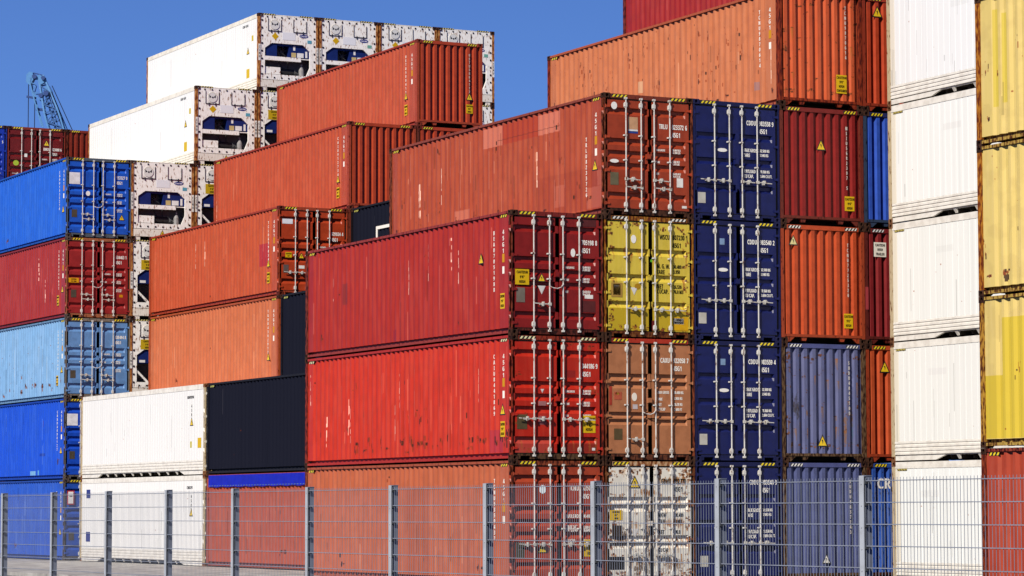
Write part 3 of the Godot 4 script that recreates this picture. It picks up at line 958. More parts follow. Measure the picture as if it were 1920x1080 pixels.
func _ready() -> void:
	# ------------------------------------------------ camera
	var cam := Camera3D.new()
	cam.name = "camera"
	cam.fov = 11.266
	cam.near = 0.5
	cam.far = 1500.0
	cam.transform = Transform3D(Basis(Vector3(0.891001, -0.001994, 0.453997), Vector3(-0.032925, 0.997073, 0.068998), Vector3(-0.452806, -0.076425, 0.888328)), Vector3(-30.5814, 1.703, 60.0356))
	add_child(cam)
	cam.current = true
	# ------------------------------------------------ sky, sun, exposure
	var env := Environment.new()
	env.background_mode = Environment.BG_SKY
	var sm := ProceduralSkyMaterial.new()
	sm.sky_top_color = rgb(9, 38, 116)
	sm.sky_horizon_color = rgb(104, 152, 222)
	sm.sky_curve = 0.15
	sm.sky_energy_multiplier = 1.0
	sm.ground_bottom_color = rgb(120, 116, 110)
	sm.ground_horizon_color = rgb(140, 140, 140)
	sm.sun_angle_max = 1.0
	var sky := Sky.new()
	sky.sky_material = sm
	env.sky = sky
	env.tonemap_mode = Environment.TONE_MAPPER_LINEAR
	env.tonemap_exposure = 1.4
	env.sdfgi_enabled = true
	env.ssao_enabled = true
	env.ssil_enabled = true
	var we := WorldEnvironment.new()
	we.name = "environment"
	we.environment = env
	add_child(we)
	var sun := DirectionalLight3D.new()
	sun.name = "sun"
	sun.light_energy = 1.6
	sun.light_color = Color(1.0, 0.965, 0.905)
	sun.light_angular_distance = 0.53
	sun.shadow_enabled = true
	sun.look_at_from_position(Vector3.ZERO, Vector3(1.0, -0.9, -0.6), Vector3.UP)
	add_child(sun)
	# ------------------------------------------------ surfaces
	font = SystemFont.new()
	font.font_names = PackedStringArray(["Droid Sans"])
	font.font_weight = 700
	rng.seed = 5
	var w := Color(1, 1, 1)
	T["clean"] = noise_tex(0.012, 3, Color(0.91, 0.905, 0.90), Color(0.965, 0.965, 0.965), w, 0.30, 0.55)
	T["rust1"] = noise_tex(0.03, 7, Color(0.48, 0.30, 0.20), Color(0.93, 0.92, 0.91), w, 0.19, 0.27)
	T["rust2"] = noise_tex(0.035, 9, Color(0.40, 0.25, 0.16), Color(0.84, 0.78, 0.72), w, 0.33, 0.52)
	T["rust3"] = noise_tex(0.03, 13, Color(0.50, 0.27, 0.13), Color(0.84, 0.66, 0.48), w, 0.30, 0.54)
	T["ground"] = noise_tex(0.02, 21, Color(0.70, 0.69, 0.68), Color(0.9, 0.9, 0.89), w, 0.2, 0.6)
	make_wear()
	build_shapes()
	# ------------------------------------------------ the ground
	var b := MB.new()
	b.quad(Vector3(-700, 0, -900), Vector3(700, 0, -900), Vector3(700, 0, 500), Vector3(-700, 0, 500), Vector3.UP)
	structure("ground", b.done(), paint(rgb(96, 88, 78), "ground", 0.95), Vector3(0, -0.12, 0))
	b = MB.new()
	b.box(Vector3(-4.8, -0.4, -9.0), Vector3(160, -0.004, 60))
	structure("road", b.done(), paint(rgb(66, 66, 68), "ground", 0.9))
	b = MB.new()
	b.box(Vector3(-4.8, -0.4, -300), Vector3(160, -0.004, -9.0))
	structure("pavement", b.done(), paint(rgb(208, 204, 198), "ground", 0.9))

	var white_ink := paint(rgb(240, 236, 228), "", 0.6)
	var end_ink := paint(rgb(214, 208, 200), "", 0.6)
	var black_ink := paint(rgb(22, 22, 20), "", 0.6)
	var yel := rgb(250, 208, 20)
	var plate := rgb(98, 92, 80)
	var pale := rgb(232, 230, 226)
	var cau := ["CAUTION", "9'6''", "HIGH"]
	var five_table := [["MAX.GROSS", 0.21, 1.60, 0.05], ["30.480 KGS", 0.66, 1.615, 0.05], ["67.200 LBS", 0.66, 1.555, 0.05], ["TARE", 0.21, 1.31, 0.05], ["3.860 KGS", 0.66, 1.34, 0.05], ["8.510 LBS", 0.66, 1.28, 0.05], ["NET", 0.21, 1.03, 0.05], ["26.620 KGS", 0.66, 1.045, 0.05], ["76.4 CU.M.", 0.66, 0.985, 0.05]]

	# ================================================ front block, doors and ends towards us
	var xa := 0.0
	var xb := 2.47
	var xc := 4.915
	var xd := 7.36
	var xe := 9.805
	# ---- first column
	container(xa, 1, 0, "faded brick orange container at the foot of the front corner, behind the mesh fence", {
		"kind": "door", "side": side_paint(101, rgb(206, 110, 78), {"light": 18, "dark": 34, "rust": 8, "low": 6, "scrape": 1, "patches": [[0.10, 0.1, 0.103, 0.9, rgb(120, 40, 30), 0.6], [0.145, 0.1, 0.15, 0.95, rgb(120, 40, 30), 0.6], [0.165, 0.1, 0.168, 0.95, rgb(120, 40, 30), 0.6], [0.52, 0.2, 0.62, 1.0, rgb(160, 70, 40), 0.25]]}),
		"frame": paint(rgb(196, 100, 70), "rust1"), "post": paint(rgb(176, 92, 60), "rust2", 0.6), "end_paint": paint(rgb(190, 84, 60), "clean"), "door_paint": paint(rgb(196, 80, 54), "clean", 0.42), "sill": paint(rgb(120, 66, 48), "rust2", 0.7),
		"number": ["TCNU", "535043", "", "45G1"], "number_y": 2.25, "code": "TCNU5350432", "marks": {"tri": 0.0},
		"table": [["MAX.GROSS", 0.21, 1.60, 0.085], ["TARE WT", 0.21, 1.35, 0.085], ["PAYLOAD", 0.21, 1.28, 0.08], ["CU.CAP.", 0.21, 1.03, 0.08], ["30.480 KGS", 0.66, 1.60, 0.075], ["3.880 KGS", 0.66, 1.34, 0.07], ["26.600 KGS", 0.66, 1.27, 0.07], ["76.2 CU.M", 0.66, 1.03, 0.07]],
		"handle_out": 1, "stickers": [[-0.99, 0.82, 0.22, 0.36, plate], [-0.99, 0.86, 0.08, 0.04, pale]], "ovals": [[-0.40, 2.22, 0.09, 0.10, rgb(225, 235, 240)], [0.95, 0.33, 0.05, 0.05, rgb(235, 215, 225)]], "warns": [[-0.41, 0.88, 0.26, false]], "cautions": [[0.86, 0.86, 0.34, 0.40, cau, yel]]})
	container(xa, 2, 0, "bright scarlet container with rust flecks along its foot, second up at the front corner", {
		"kind": "door", "side": side_paint(102, rgb(216, 58, 42), {"light": 46, "scrape": 9, "dark": 30, "rust": 20, "specks": 60, "low": 42, "low_from": 0.25, "patches": [[0.905, 0.80, 0.96, 1.0, rgb(190, 60, 80), 0.8]]}),
		"frame": paint(rgb(206, 52, 40), "rust1"), "rail": paint(rgb(206, 60, 52), "rust1"), "post": paint(rgb(176, 66, 44), "rust2", 0.6), "end_paint": paint(rgb(190, 44, 30), "clean"), "door_paint": end_image(202, rgb(210, 46, 28), {"runs": 10, "spots": 12, "edge": 16, "ribs": [0.5, 0.4, 1.7], "drops": [[0.05, 0.82, 0.38, 0.13, rgb(200, 110, 110), 0.45, true], [0.57, 0.86, 0.36, 0.08, rgb(110, 50, 40), 0.5, true], [0.58, 0.28, 0.12, 0.06, rgb(150, 40, 40), 0.7, true]]}, 0.42), "sill": paint(rgb(112, 88, 66), "rust2", 0.7), "hazard": Color(0.85, 0.80, 0.45),
		"number": ["", "344186", "9", "45G1"], "number_y": 2.20, "table": five_table, "code": "CAIU8441869", "marks": {"caution": 0.72, "tri": 1.18},
		"stickers": [[-0.93, 0.88, 0.26, 0.34, rgb(104, 92, 66)], [-0.40, 1.31, 0.20, 0.10, rgb(200, 140, 150)], [-0.40, 0.92, 0.20, 0.20, rgb(186, 110, 120)], [0.95, 0.26, 0.08, 0.06, pale]], "warns": [[-0.40, 1.60, 0.09, true]], "cautions": [[0.83, 0.84, 0.34, 0.40, cau, yel]]})
	container(xa, 3, 0, "crimson container with dark red doors on top of the front corner column", {
		"kind": "door", "gap": "_open", "cable": true, "side": side_paint(103, rgb(184, 50, 44), {"light": 30, "scrape": 7, "dark": 10, "rust": 2, "specks": 8, "low": 2, "patches": [[0.20, 0.37, 0.225, 0.58, rgb(120, 50, 60), 0.5], [0.455, 0.89, 0.475, 1.0, rgb(150, 40, 70), 0.6], [0.66, 0.0, 0.70, 1.0, rgb(200, 70, 60), 0.12]]}),
		"frame": paint(rgb(170, 50, 44), "rust1"), "rail": paint(rgb(176, 70, 62), "rust1"), "post": paint(rgb(158, 74, 52), "rust2", 0.6), "end_paint": paint(rgb(150, 36, 36), "clean"), "door_paint": paint(rgb(160, 38, 38), "clean", 0.38), "header": paint(rgb(140, 44, 40), "rust1"), "sill": paint(rgb(120, 52, 44), "rust2", 0.7),
		"number": ["", "705198", "8", "45G1"], "number_y": 2.20, "table": five_table, "code": "BEAU7051988", "marks": {"caution": 0.80, "tri": 1.88, "tri_z": 1.62}, "handles": [0.0, 0.72, 0.0, 0.0], "handle_out": 0,
		"stickers": [[-0.96, 0.92, 0.22, 0.34, rgb(120, 112, 102)], [0.84, 0.93, 0.22, 0.09, pale], [0.84, 0.70, 0.34, 0.26, rgb(108, 44, 48)], [0.84, 2.66, 0.38, 0.16, rgb(104, 42, 46)]], "ovals": [[0.42, 1.95, 0.06, 0.10, pale]], "warns": [[-0.41, 1.345, 0.21, false], [-0.41, 1.05, 0.20, true]], "cautions": [[-0.92, 1.34, 0.36, 0.36, cau, yel]]})
	# ---- second column
	container(xb, 1, 0, "rust stained pale grey container at ground level beside the navy column", {
		"kind": "door", "door": "two", "side": side_paint(111, rgb(190, 180, 170), {"rust": 30}), "frame": paint(rgb(196, 186, 170), "rust3", 0.7), "post": paint(rgb(150, 110, 80), "rust3", 0.8), "end_paint": paint(rgb(180, 170, 160), "rust3"), "door_paint": end_image(211, rgb(222, 218, 208), {"runs": 80, "spots": 70, "edge": 110, "ribs": [2.65, 2.1, 1.95, 1.45, 1.1, 0.7], "drops": [[0.06, 0.52, 0.24, 0.2, rgb(96, 70, 52), 0.9], [0.30, 0.22, 0.3, 0.06, rgb(170, 104, 50), 0.9], [0.44, 0.3, 0.1, 0.6, rgb(110, 80, 60), 0.7], [0.55, 0.12, 0.4, 0.06, rgb(170, 104, 50), 0.8], [0.62, 0.45, 0.3, 0.08, rgb(150, 90, 50), 0.6], [0.3, 0.8, 0.2, 0.14, rgb(90, 66, 50), 0.8], [0.6, 0.78, 0.3, 0.12, rgb(120, 80, 56), 0.6]]}, 0.55), "header": paint(rgb(200, 190, 176), "rust3", 0.7), "sill": paint(rgb(140, 100, 76), "rust3", 0.8), "ink": black_ink, "hinge": paint(rgb(180, 150, 120), "rust3"),
		"number": ["GBHU", "992770", "", "45G1"], "number_y": 2.42, "table": [["MGW", 0.21, 1.62, 0.10], ["TARE", 0.21, 1.47, 0.10], ["30.480", 0.66, 1.62, 0.09], ["4.000", 0.66, 1.47, 0.09], ["NET", 0.21, 1.22, 0.10], ["CU CAP", 0.21, 0.80, 0.09], ["76.0", 0.66, 1.22, 0.09]],
		"handles": [0.68, 0.68, 0.68, 0.68], "handle_out": 0, "stickers": [[-0.90, 1.25, 0.26, 0.26, rgb(70, 56, 46)], [-0.92, 0.50, 0.42, 0.30, rgb(40, 38, 40)]], "warns": [[-0.42, 2.40, 0.30, false], [-0.42, 1.20, 0.20, true]], "cautions": [[-0.93, 1.62, 0.34, 0.24, cau, yel]]})
	container(xb, 2, 0, "dusty tan container with a gap between its doors, beside the navy column", {
		"kind": "door", "door": "two", "gap": "_open", "cable": true, "side": side_paint(112, rgb(186, 116, 82), {}), "frame": paint(rgb(186, 112, 78), "rust2"), "post": paint(rgb(160, 84, 54), "rust2", 0.7), "end_paint": paint(rgb(170, 104, 74), "rust1"), "door_paint": paint(rgb(208, 138, 100), "clean", 0.6), "header": paint(rgb(204, 62, 42), "rust1"), "sill": paint(rgb(130, 76, 54), "rust2", 0.7),
		"number": ["CAXU", "922058", "7", "45G1"], "number_y": 2.38, "table": [["MAX GROSS", 0.21, 1.62, 0.065], ["TARE", 0.21, 1.46, 0.065], ["NET", 0.21, 1.33, 0.065], ["CU CAP", 0.21, 1.22, 0.07], ["30.480 KG", 0.66, 1.62, 0.065], ["3.900 KG", 0.66, 1.48, 0.065], ["26.58 KG", 0.66, 1.34, 0.065], ["2.690 FT", 0.66, 1.22, 0.065]],
		"handles": [0.0, 0.50, 0.0, 0.0], "handle_out": 0, "stickers": [[-0.86, 0.62, 0.22, 0.26, rgb(110, 92, 64)], [-0.86, 1.52, 0.20, 0.18, rgb(214, 106, 80)], [-1.06, 1.52, 0.07, 0.44, rgb(196, 70, 52)], [-0.40, 1.27, 0.13, 0.11, rgb(196, 186, 190)]], "ovals": [[-0.42, 1.50, 0.07, 0.10, rgb(226, 220, 208)], [-0.88, 1.57, 0.06, 0.03, rgb(220, 170, 60)]]})
	container(xb, 3, 0, "rust edged yellow container with black lettering on its doors, in the front block", {
		"kind": "door", "door": "three", "side": side_paint(113, rgb(226, 200, 80), {"rust": 20}), "frame": paint(rgb(214, 184, 66), "rust3", 0.6), "post": paint(rgb(200, 160, 56), "rust3", 0.7), "end_paint": paint(rgb(210, 184, 76), "rust2"), "door_paint": end_image(213, rgb(246, 222, 86), {"runs": 40, "spots": 18, "edge": 90, "ribs": [2.1, 2.0, 1.45, 0.85, 0.8], "drops": [[0.06, 0.76, 0.88, 0.19, rgb(206, 176, 30), 0.75, true], [0.43, 0.06, 0.05, 0.9, rgb(196, 160, 40), 0.5, true]]}), "header": paint(rgb(208, 176, 76), "rust3", 0.7), "sill": paint(rgb(150, 104, 58), "rust3", 0.8), "ink": black_ink, "hazard": Color(0.8, 0.78, 0.7),
		"number": ["WSCU", "807230", "1", "45G1"], "number_y": 2.42, "table": [["M. G. W.", 0.21, 1.72, 0.105], ["TARE", 0.21, 1.585, 0.105], ["NET", 0.21, 1.24, 0.105], ["CUCAP.", 0.21, 1.12, 0.105], ["30.480", 0.66, 1.72, 0.085], ["3.950", 0.66, 1.60, 0.085], ["26.530", 0.66, 1.24, 0.085], ["76.0 M3", 0.66, 1.12, 0.085]],
		"handles": [0.0, 0.68, 0.68, 0.68], "handle_out": 1, "stickers": [[-0.88, 1.12, 0.30, 0.34, rgb(206, 166, 84)], [-0.88, 1.13, 0.20, 0.26, rgb(34, 34, 36)], [-0.88, 1.13, 0.15, 0.21, rgb(190, 192, 200)], [0.86, 0.36, 0.42, 0.32, rgb(250, 196, 10)], [0.13, 0.30, 0.12, 0.24, rgb(130, 40, 44)]], "ovals": [[-0.42, 2.34, 0.075, 0.10, pale], [-0.32, 1.22, 0.08, 0.07, rgb(196, 150, 30)], [0.06, 1.84, 0.025, 0.035, rgb(120, 230, 60)]], "warns": [[-0.41, 1.10, 0.18, true]], "cautions": [[0.80, 0.42, 0.28, 0.14, ["CAUTION", "HIGH TRAILER"], pale]]})
	container(xb, 4, 0, "weathered russet container with square repair patches, on top of the yellow one", {
		"kind": "door", "side": side_paint(114, rgb(188, 84, 58), {"light": 46, "scrape": 6, "dark": 50, "rust": 26, "specks": 60, "low": 16, "patches": [[0.47, 0.03, 0.56, 0.22, rgb(226, 138, 122), 0.8], [0.56, 0.03, 0.715, 0.22, rgb(186, 66, 44), 0.7], [0.715, 0.03, 0.815, 0.22, rgb(226, 138, 122), 0.8], [0.53, 0.165, 0.815, 0.17, rgb(90, 40, 30), 0.8], [0.33, 0.76, 0.405, 0.98, rgb(222, 132, 116), 0.7], [0.79, 0.72, 0.825, 0.92, rgb(220, 128, 112), 0.6], [0.92, 0.80, 0.985, 0.99, rgb(222, 128, 112), 0.7], [0.968, 0.66, 0.985, 0.8, rgb(222, 128, 112), 0.7], [0.70, 0.62, 0.985, 0.99, rgb(150, 60, 44), 0.2]]}),
		"frame": paint(rgb(160, 72, 52), "rust1"), "rail": paint(rgb(166, 84, 66), "rust1"), "post": paint(rgb(160, 84, 56), "rust2", 0.8), "end_paint": paint(rgb(160, 70, 50), "rust1"), "door_paint": paint(rgb(186, 74, 46), "clean", 0.45), "header": paint(rgb(140, 62, 46), "rust1"), "sill": paint(rgb(96, 60, 44), "rust2", 0.8), "hinge": paint(rgb(206, 80, 46), "clean"),
		"number": ["TRLU", "823372", "6", "45G1"], "number_y": 2.17, "table": five_table, "code": "TRLU8233726", "marks": {"yc": 1.95, "tri": 1.22}, "handles": [0.86, 0.66, 0.86, 0.66], "handle_out": 0,
		"stickers": [[-0.42, 2.20, 0.26, 0.30, rgb(236, 186, 150)], [-0.42, 2.03, 0.26, 0.05, rgb(226, 226, 226)], [-0.42, 1.99, 0.26, 0.05, rgb(40, 80, 180)], [-0.93, 0.86, 0.22, 0.30, rgb(126, 118, 96)], [0.86, 0.84, 0.17, 0.22, pale], [0.98, 0.26, 0.13, 0.06, pale]], "ovals": [[-0.93, 2.60, 0.08, 0.09, pale], [-0.93, 1.28, 0.12, 0.045, pale]]})
	# ---- third column, four alike in navy
	var navy := [["983544", "8", "foot of the navy column, half behind the fence"], ["983559", "4", "second from the ground in the navy column"], ["983540", "2", "third from the ground in the navy column"], ["983558", "9", "top of the navy column"]]
	for k in 4:
		container(xc, k + 1, 0, "navy container with white rods, %s" % navy[k][2], {
			"kind": "door", "door": "three", "side": paint(rgb(38, 48, 128), "clean"), "frame": paint(rgb(22, 32, 96), "clean"), "post": paint(rgb(20, 30, 88), "clean", 0.5), "fit": paint(rgb(30, 36, 88), "rust1", 0.6), "end_paint": paint(rgb(22, 32, 96), "clean"), "door_paint": paint(rgb(24, 36, 106), "clean", 0.42), "group": "navy containers stacked four high", "sill": paint(rgb(22, 32, 92), "clean"),
			"number": ["CDDU", navy[k][0], navy[k][1], "45G1"], "number_y": 2.40, "table": [["MAX GROSS", 0.21, 1.73, 0.085], ["TARE", 0.21, 1.61, 0.085], ["PAYLOAD", 0.21, 1.22, 0.085], ["CU CAP.", 0.21, 1.10, 0.085], ["32.500 KG", 0.66, 1.735, 0.07], ["3.940 KG", 0.66, 1.625, 0.07], ["28.560 KG", 0.66, 1.225, 0.07], ["2.694 CU.FT.", 0.66, 1.115, 0.07]],
			"stickers": [[-0.98, 0.52, 0.21, 0.26, rgb(190, 188, 180)]], "ovals": [[-0.40, 1.70, 0.14, 0.045, pale]] if k > 0 else [], "cautions": []} if k in [0, 3] else {
			"kind": "door", "door": "three", "side": paint(rgb(38, 48, 128), "clean"), "frame": paint(rgb(22, 32, 96), "clean"), "post": paint(rgb(20, 30, 88), "clean", 0.5), "fit": paint(rgb(30, 36, 88), "rust1", 0.6), "end_paint": paint(rgb(22, 32, 96), "clean"), "door_paint": paint(rgb(24, 36, 106), "clean", 0.42), "group": "navy containers stacked four high", "sill": paint(rgb(22, 32, 92), "clean"),
			"number": ["CDDU", navy[k][0], navy[k][1], "45G1"], "number_y": 2.40, "table": [["MAX GROSS", 0.21, 1.73, 0.085], ["TARE", 0.21, 1.61, 0.085], ["PAYLOAD", 0.21, 1.22, 0.085], ["CU CAP.", 0.21, 1.10, 0.085], ["32.500 KG", 0.66, 1.735, 0.07], ["3.940 KG", 0.66, 1.625, 0.07], ["28.560 KG", 0.66, 1.225, 0.07], ["2.694 CU.FT.", 0.66, 1.115, 0.07]],
			"stickers": [[-0.98, 0.52, 0.21, 0.26, rgb(190, 188, 180)], [-0.42, 2.38, 0.13, 0.15, rgb(150, 186, 226)]], "ovals": [[-0.40, 1.70, 0.14, 0.045, pale]]})
	# ---- fourth column, blind corrugated ends
	var slate := {"kind": "end", "side": paint(rgb(104, 112, 172), "clean"), "frame": paint(rgb(104, 112, 168), "rust1"), "post": paint(rgb(128, 106, 84), "rust2", 0.7), "end_paint": paint(rgb(98, 109, 160), "clean", 0.5), "header": paint(rgb(90, 100, 160), "clean"), "hazard": Color(0.78, 0.77, 0.75)}
	var d1 := container(xd, 1, 0, "slate blue corrugated container end at ground level behind the fence", slate)
	warning(d1, Vector3(0.02, 0.55, HL - 0.018), 0.24, 0.0, Color(0.75, 0.74, 0.7))
	lettering("SUDU4637143", 0.088, end_ink, d1, Vector3(0.73, 2.50, HL - 0.018), 0.0, 0.55, true)
	var slate2 := slate.duplicate()
	slate2["end_paint"] = end_image(221, rgb(106, 115, 160), {"runs": 16, "spots": 34, "edge": 50, "drops": [[0.13, 0.42, 0.06, 0.26, rgb(50, 46, 50), 0.55], [0.17, 0.5, 0.05, 0.18, rgb(46, 42, 44), 0.6], [0.28, 0.57, 0.03, 0.08, rgb(150, 100, 60), 0.7], [0.74, 0.55, 0.03, 0.4, rgb(150, 96, 56), 0.6], [0.82, 0.54, 0.035, 0.22, rgb(140, 90, 54), 0.65], [0.83, 0.7, 0.03, 0.2, rgb(90, 130, 150), 0.5], [0.10, 0.88, 0.05, 0.06, rgb(190, 130, 60), 0.8]]}, 0.55)
	var d2 := container(xd, 2, 0, "slate blue corrugated container end streaked with rust and soot", slate2)
	warning(d2, Vector3(-0.06, 0.52, HL - 0.018), 0.30)
	lettering("SUDU4845100", 0.088, end_ink, d2, Vector3(0.73, 2.50, HL - 0.018), 0.0, 0.55, true)
	var d3 := container(xd, 3, 0, "orange red corrugated container end between the slate blue and dark red ones", {
		"kind": "end", "side": paint(rgb(206, 84, 48), "clean"), "frame": paint(rgb(196, 80, 50), "rust1"), "post": paint(rgb(184, 78, 46), "rust1", 0.6), "end_paint": paint(rgb(222, 92, 52), "clean", 0.45), "hazard": Color(0.8, 0.78, 0.7)})
	warning(d3, Vector3(-0.85, 2.50, HL - 0.018), 0.26, 0.0, Color(0.75, 0.66, 0.3))
	lettering("TCNU7725320", 0.088, end_ink, d3, Vector3(0.73, 2.50, HL - 0.018), 0.0, 0.55, true)
	caution(d3, Vector3(0.73, 0.56, HL - 0.016), 0.26, 0.36, cau)
	var d4 := container(xd, 4, 0, "dark red corrugated container end beside the top navy doors", {
		"kind": "end", "side": paint(rgb(150, 38, 40), "clean"), "frame": paint(rgb(140, 44, 42), "rust1"), "post": paint(rgb(128, 54, 44), "rust1", 0.6), "end_paint": paint(rgb(160, 40, 40), "clean", 0.45), "header": paint(rgb(146, 48, 46), "clean")})
	warning(d4, Vector3(-0.02, 1.98, HL - 0.018), 0.28)
	lettering("MSIU5682397 5", 0.088, end_ink, d4, Vector3(0.73, 2.50, HL - 0.018), 0.0, 0.55, true)
	caution(d4, Vector3(0.80, 0.56, HL - 0.016), 0.28, 0.36, cau)
	var d5 := container(xd, 5, 0, "pale orange rust scarred container high on the front block, under the maroon one", {
		"kind": "end", "side": side_paint(115, rgb(220, 132, 92), {"light": 14, "scrape": 1, "dark": 12, "rust": 75, "specks": 120, "low": 22, "low_from": 0.3, "patches": [[0.42, 0.50, 0.437, 0.62, rgb(236, 190, 160), 0.8], [0.90, 0.80, 0.917, 0.88, rgb(170, 140, 160), 0.7]]}),
		"frame": paint(rgb(206, 104, 66), "rust1"), "rail": paint(rgb(204, 106, 72), "rust1"), "post": paint(rgb(176, 78, 44), "rust3", 0.8), "end_paint": end_image(225, rgb(228, 102, 60), {"runs": 6, "spots": 40, "edge": 46}, 0.5), "code": "TCNU9870614", "marks": {"tri": 0.0}})
	lettering("TCNU9870614", 0.088, end_ink, d5, Vector3(0.73, 2.60, HL - 0.018), 0.0, 0.55, true)
	caution(d5, Vector3(0.60, 0.62, HL - 0.016), 0.30, 0.46, ["CAUTION", "9'6''", "HIGH", "CONTAINER"])
	# ---- fifth column, mostly behind the white reefers
	var e1 := container(xe, 1, 0, "worn mid blue container end with white letters CR beside the white reefer wall", {"kind": "end", "side": paint(rgb(40, 80, 180), "clean"), "frame": paint(rgb(50, 70, 120), "rust1"), "post": paint(rgb(120, 66, 44), "rust2", 0.7), "end_paint": paint(rgb(56, 100, 196), "rust1", 0.5)})
	lettering("CR", 0.25, white_ink, e1, Vector3(-0.93, 2.38, HL - 0.018), 0.0, 0.95)
	var e2 := container(xe, 2, 0, "orange container end with a warning triangle, second up beside the white reefer wall", {"kind": "end", "side": paint(rgb(200, 84, 50), "clean"), "frame": paint(rgb(190, 78, 48), "rust1"), "post": paint(rgb(180, 74, 44), "rust1"), "end_paint": paint(rgb(220, 96, 56), "clean", 0.45)})
	warning(e2, Vector3(-0.66, 2.36, HL - 0.018), 0.30)
	var e3 := container(xe, 3, 0, "dark red container end with a white caution label beside the white reefer wall", {"kind": "end", "side": paint(rgb(130, 38, 44), "clean"), "frame": paint(rgb(120, 40, 42), "rust1"), "post": paint(rgb(112, 44, 40), "rust1"), "end_paint": paint(rgb(150, 44, 50), "clean", 0.45), "hazard": Color(0.78, 0.77, 0.75)})
	caution(e3, Vector3(-0.76, 2.36, HL - 0.016), 0.36, 0.36, ["CAUTION", "HIGH", "TRAILER"], 0.0, rgb(232, 228, 214))
	sticker(e3, Vector3(-HW + 0.05, 1.14, HL - 0.003), 0.085, 0.56, paint(rgb(190, 74, 84), "", 0.5))
	container(xe, 4, 0, "bright blue corrugated container end under the orange one beside the white reefer wall", {"kind": "end", "side": paint(rgb(40, 80, 190), "clean"), "frame": paint(rgb(60, 80, 120), "rust1"), "post": paint(rgb(62, 82, 112), "rust1"), "end_paint": paint(rgb(62, 104, 220), "clean", 0.4), "header": paint(rgb(50, 60, 120), "clean")})
	var e5 := container(xe, 5, 0, "orange red container end with a warning triangle at the top beside the white reefer wall", {"kind": "end", "side": paint(rgb(196, 76, 48), "clean"), "frame": paint(rgb(186, 70, 46), "rust1"), "post": paint(rgb(170, 66, 44), "rust1"), "end_paint": paint(rgb(210, 80, 48), "clean", 0.45)})
	warning(e5, Vector3(-0.76, 2.52, HL - 0.018), 0.30)
	container(xe, 6, 0, "maroon container topmost on the front block, cut by the top of the picture", {
		"kind": "end", "side": side_paint(116, rgb(172, 44, 46), {"light": 20, "dark": 16, "rust": 6, "low": 4}), "frame": paint(rgb(150, 48, 44), "rust1"), "rail": paint(rgb(150, 50, 44), "rust1"), "post": paint(rgb(150, 66, 48), "rust2"), "end_paint": paint(rgb(160, 44, 44), "clean")})

	# ================================================ white reefers to the right, seen along their sides
	var rwhite := paint(rgb(236, 232, 222), "clean", 0.45)
	var rends := paint(rgb(222, 206, 180), "rust1", 0.6)
	var wall := [["foot of the white reefer wall, behind the fence", 5], ["white reefer wall, second up", 3], ["white reefer wall, third up", 3], ["white reefer wall, fourth up", 2], ["white reefer wall at the top edge of the picture", 2]]
	for k in 5:
		container(9.904, k + 1, 13.085, "white refrigerated container in the " + ("" if k > 0 else "") + wall[k][0], {
			"reefer": true, "kind": "door", "door": "three", "name": "reefer_container", "group": "white reefers stacked five high", "side": side_paint(120 + k, [rgb(232, 235, 235), rgb(229, 230, 228), rgb(231, 233, 230), rgb(233, 235, 234), rgb(230, 233, 235)][k], {"grime": 0.0, "light": 0, "scrape": 0, "dark": [40, 22, 16, 10, 30][k], "rust": [3, 1, 2, 0, 1][k], "specks": [30, 20, 26, 10, 14][k], "low": [3, 1, 2, 1, 1][k], "patches": [[0.0, 0.0, 0.028, 1.0, rgb(236, 214, 178), 0.35], [0.10 + k * 0.03, 0.2, 0.16 + k * 0.03, 0.26, rgb(214, 214, 214), 0.35]]}, 0.4),
			"frame": rwhite, "rail": paint(rgb(234, 231, 224), "clean", 0.5), "post": rends, "fit": paint(rgb(170, 130, 104), "rust2", 0.7), "end_paint": rwhite, "door_paint": rwhite})
		var top: Node3D = get_child(get_child_count() - 1)
		part("hazard_stripe", hazard_mesh(0.40, 0.05, 6, Color(0.72, 0.60, 0.16)), print_mat(), top, Vector3(-HW + 0.001, CH - 0.195, -HL + 0.45), -PI / 2)
	# ================================================ yellow stack at the right edge
	var yrail := paint(rgb(226, 200, 110), "rust2", 0.6)
	container(2.775, 1, 26.5, "brick red container under the yellow stack at the right edge", {
		"kind": "end", "side": side_paint(130, rgb(190, 78, 56), {"light": 10, "dark": 20, "rust": 8, "low": 6}), "frame": paint(rgb(180, 80, 58), "rust1"), "rail": paint(rgb(176, 84, 64), "rust2"), "post": paint(rgb(170, 90, 56), "rust3", 0.8)})
	var yel_sides := [
		{"light": 4, "dark": 10, "rust": 12, "specks": 30, "low": 4, "patches": [[0.0, 0.55, 0.055, 1.0, rgb(234, 208, 66), 0.9], [0.055, 0.14, 0.115, 1.0, rgb(236, 210, 70), 0.9], [0.115, 0.6, 0.2, 1.0, rgb(234, 208, 66), 0.9]]},
		{"light": 4, "dark": 10, "rust": 16, "specks": 60, "low": 12},
		{"light": 4, "dark": 14, "rust": 30, "specks": 60, "low": 10, "patches": [[0.042, 0.09, 0.057, 0.8, rgb(238, 216, 92), 0.9], [0.066, 0.13, 0.08, 0.78, rgb(238, 216, 92), 0.9]]}]
	var yel_names := ["yellow container with brighter repainted blocks, lowest of the yellow stack at the right edge", "yellow container with a rust brown corner post, middle of the stack at right edge", "pale yellow container with two brighter vertical strips, top of the stack at the right edge"]
	for k in 3:
		container(2.775, k + 2, 26.5, yel_names[k], {
			"kind": "end", "side": side_paint(131 + k, rgb(248, 224, 144), yel_sides[k]), "frame": paint(rgb(224, 196, 96), "rust2"), "rail": yrail, "post": paint(rgb(224, 178, 74), "rust2" if k == 0 else "rust3", 0.75), "end_paint": paint(rgb(226, 198, 90), "rust1"), "side_hazard": false})

	# ================================================ second block, one bay behind the front corner
	var zk := -14.77
	var ink_black := paint(rgb(30, 33, 46), "clean", 0.75)
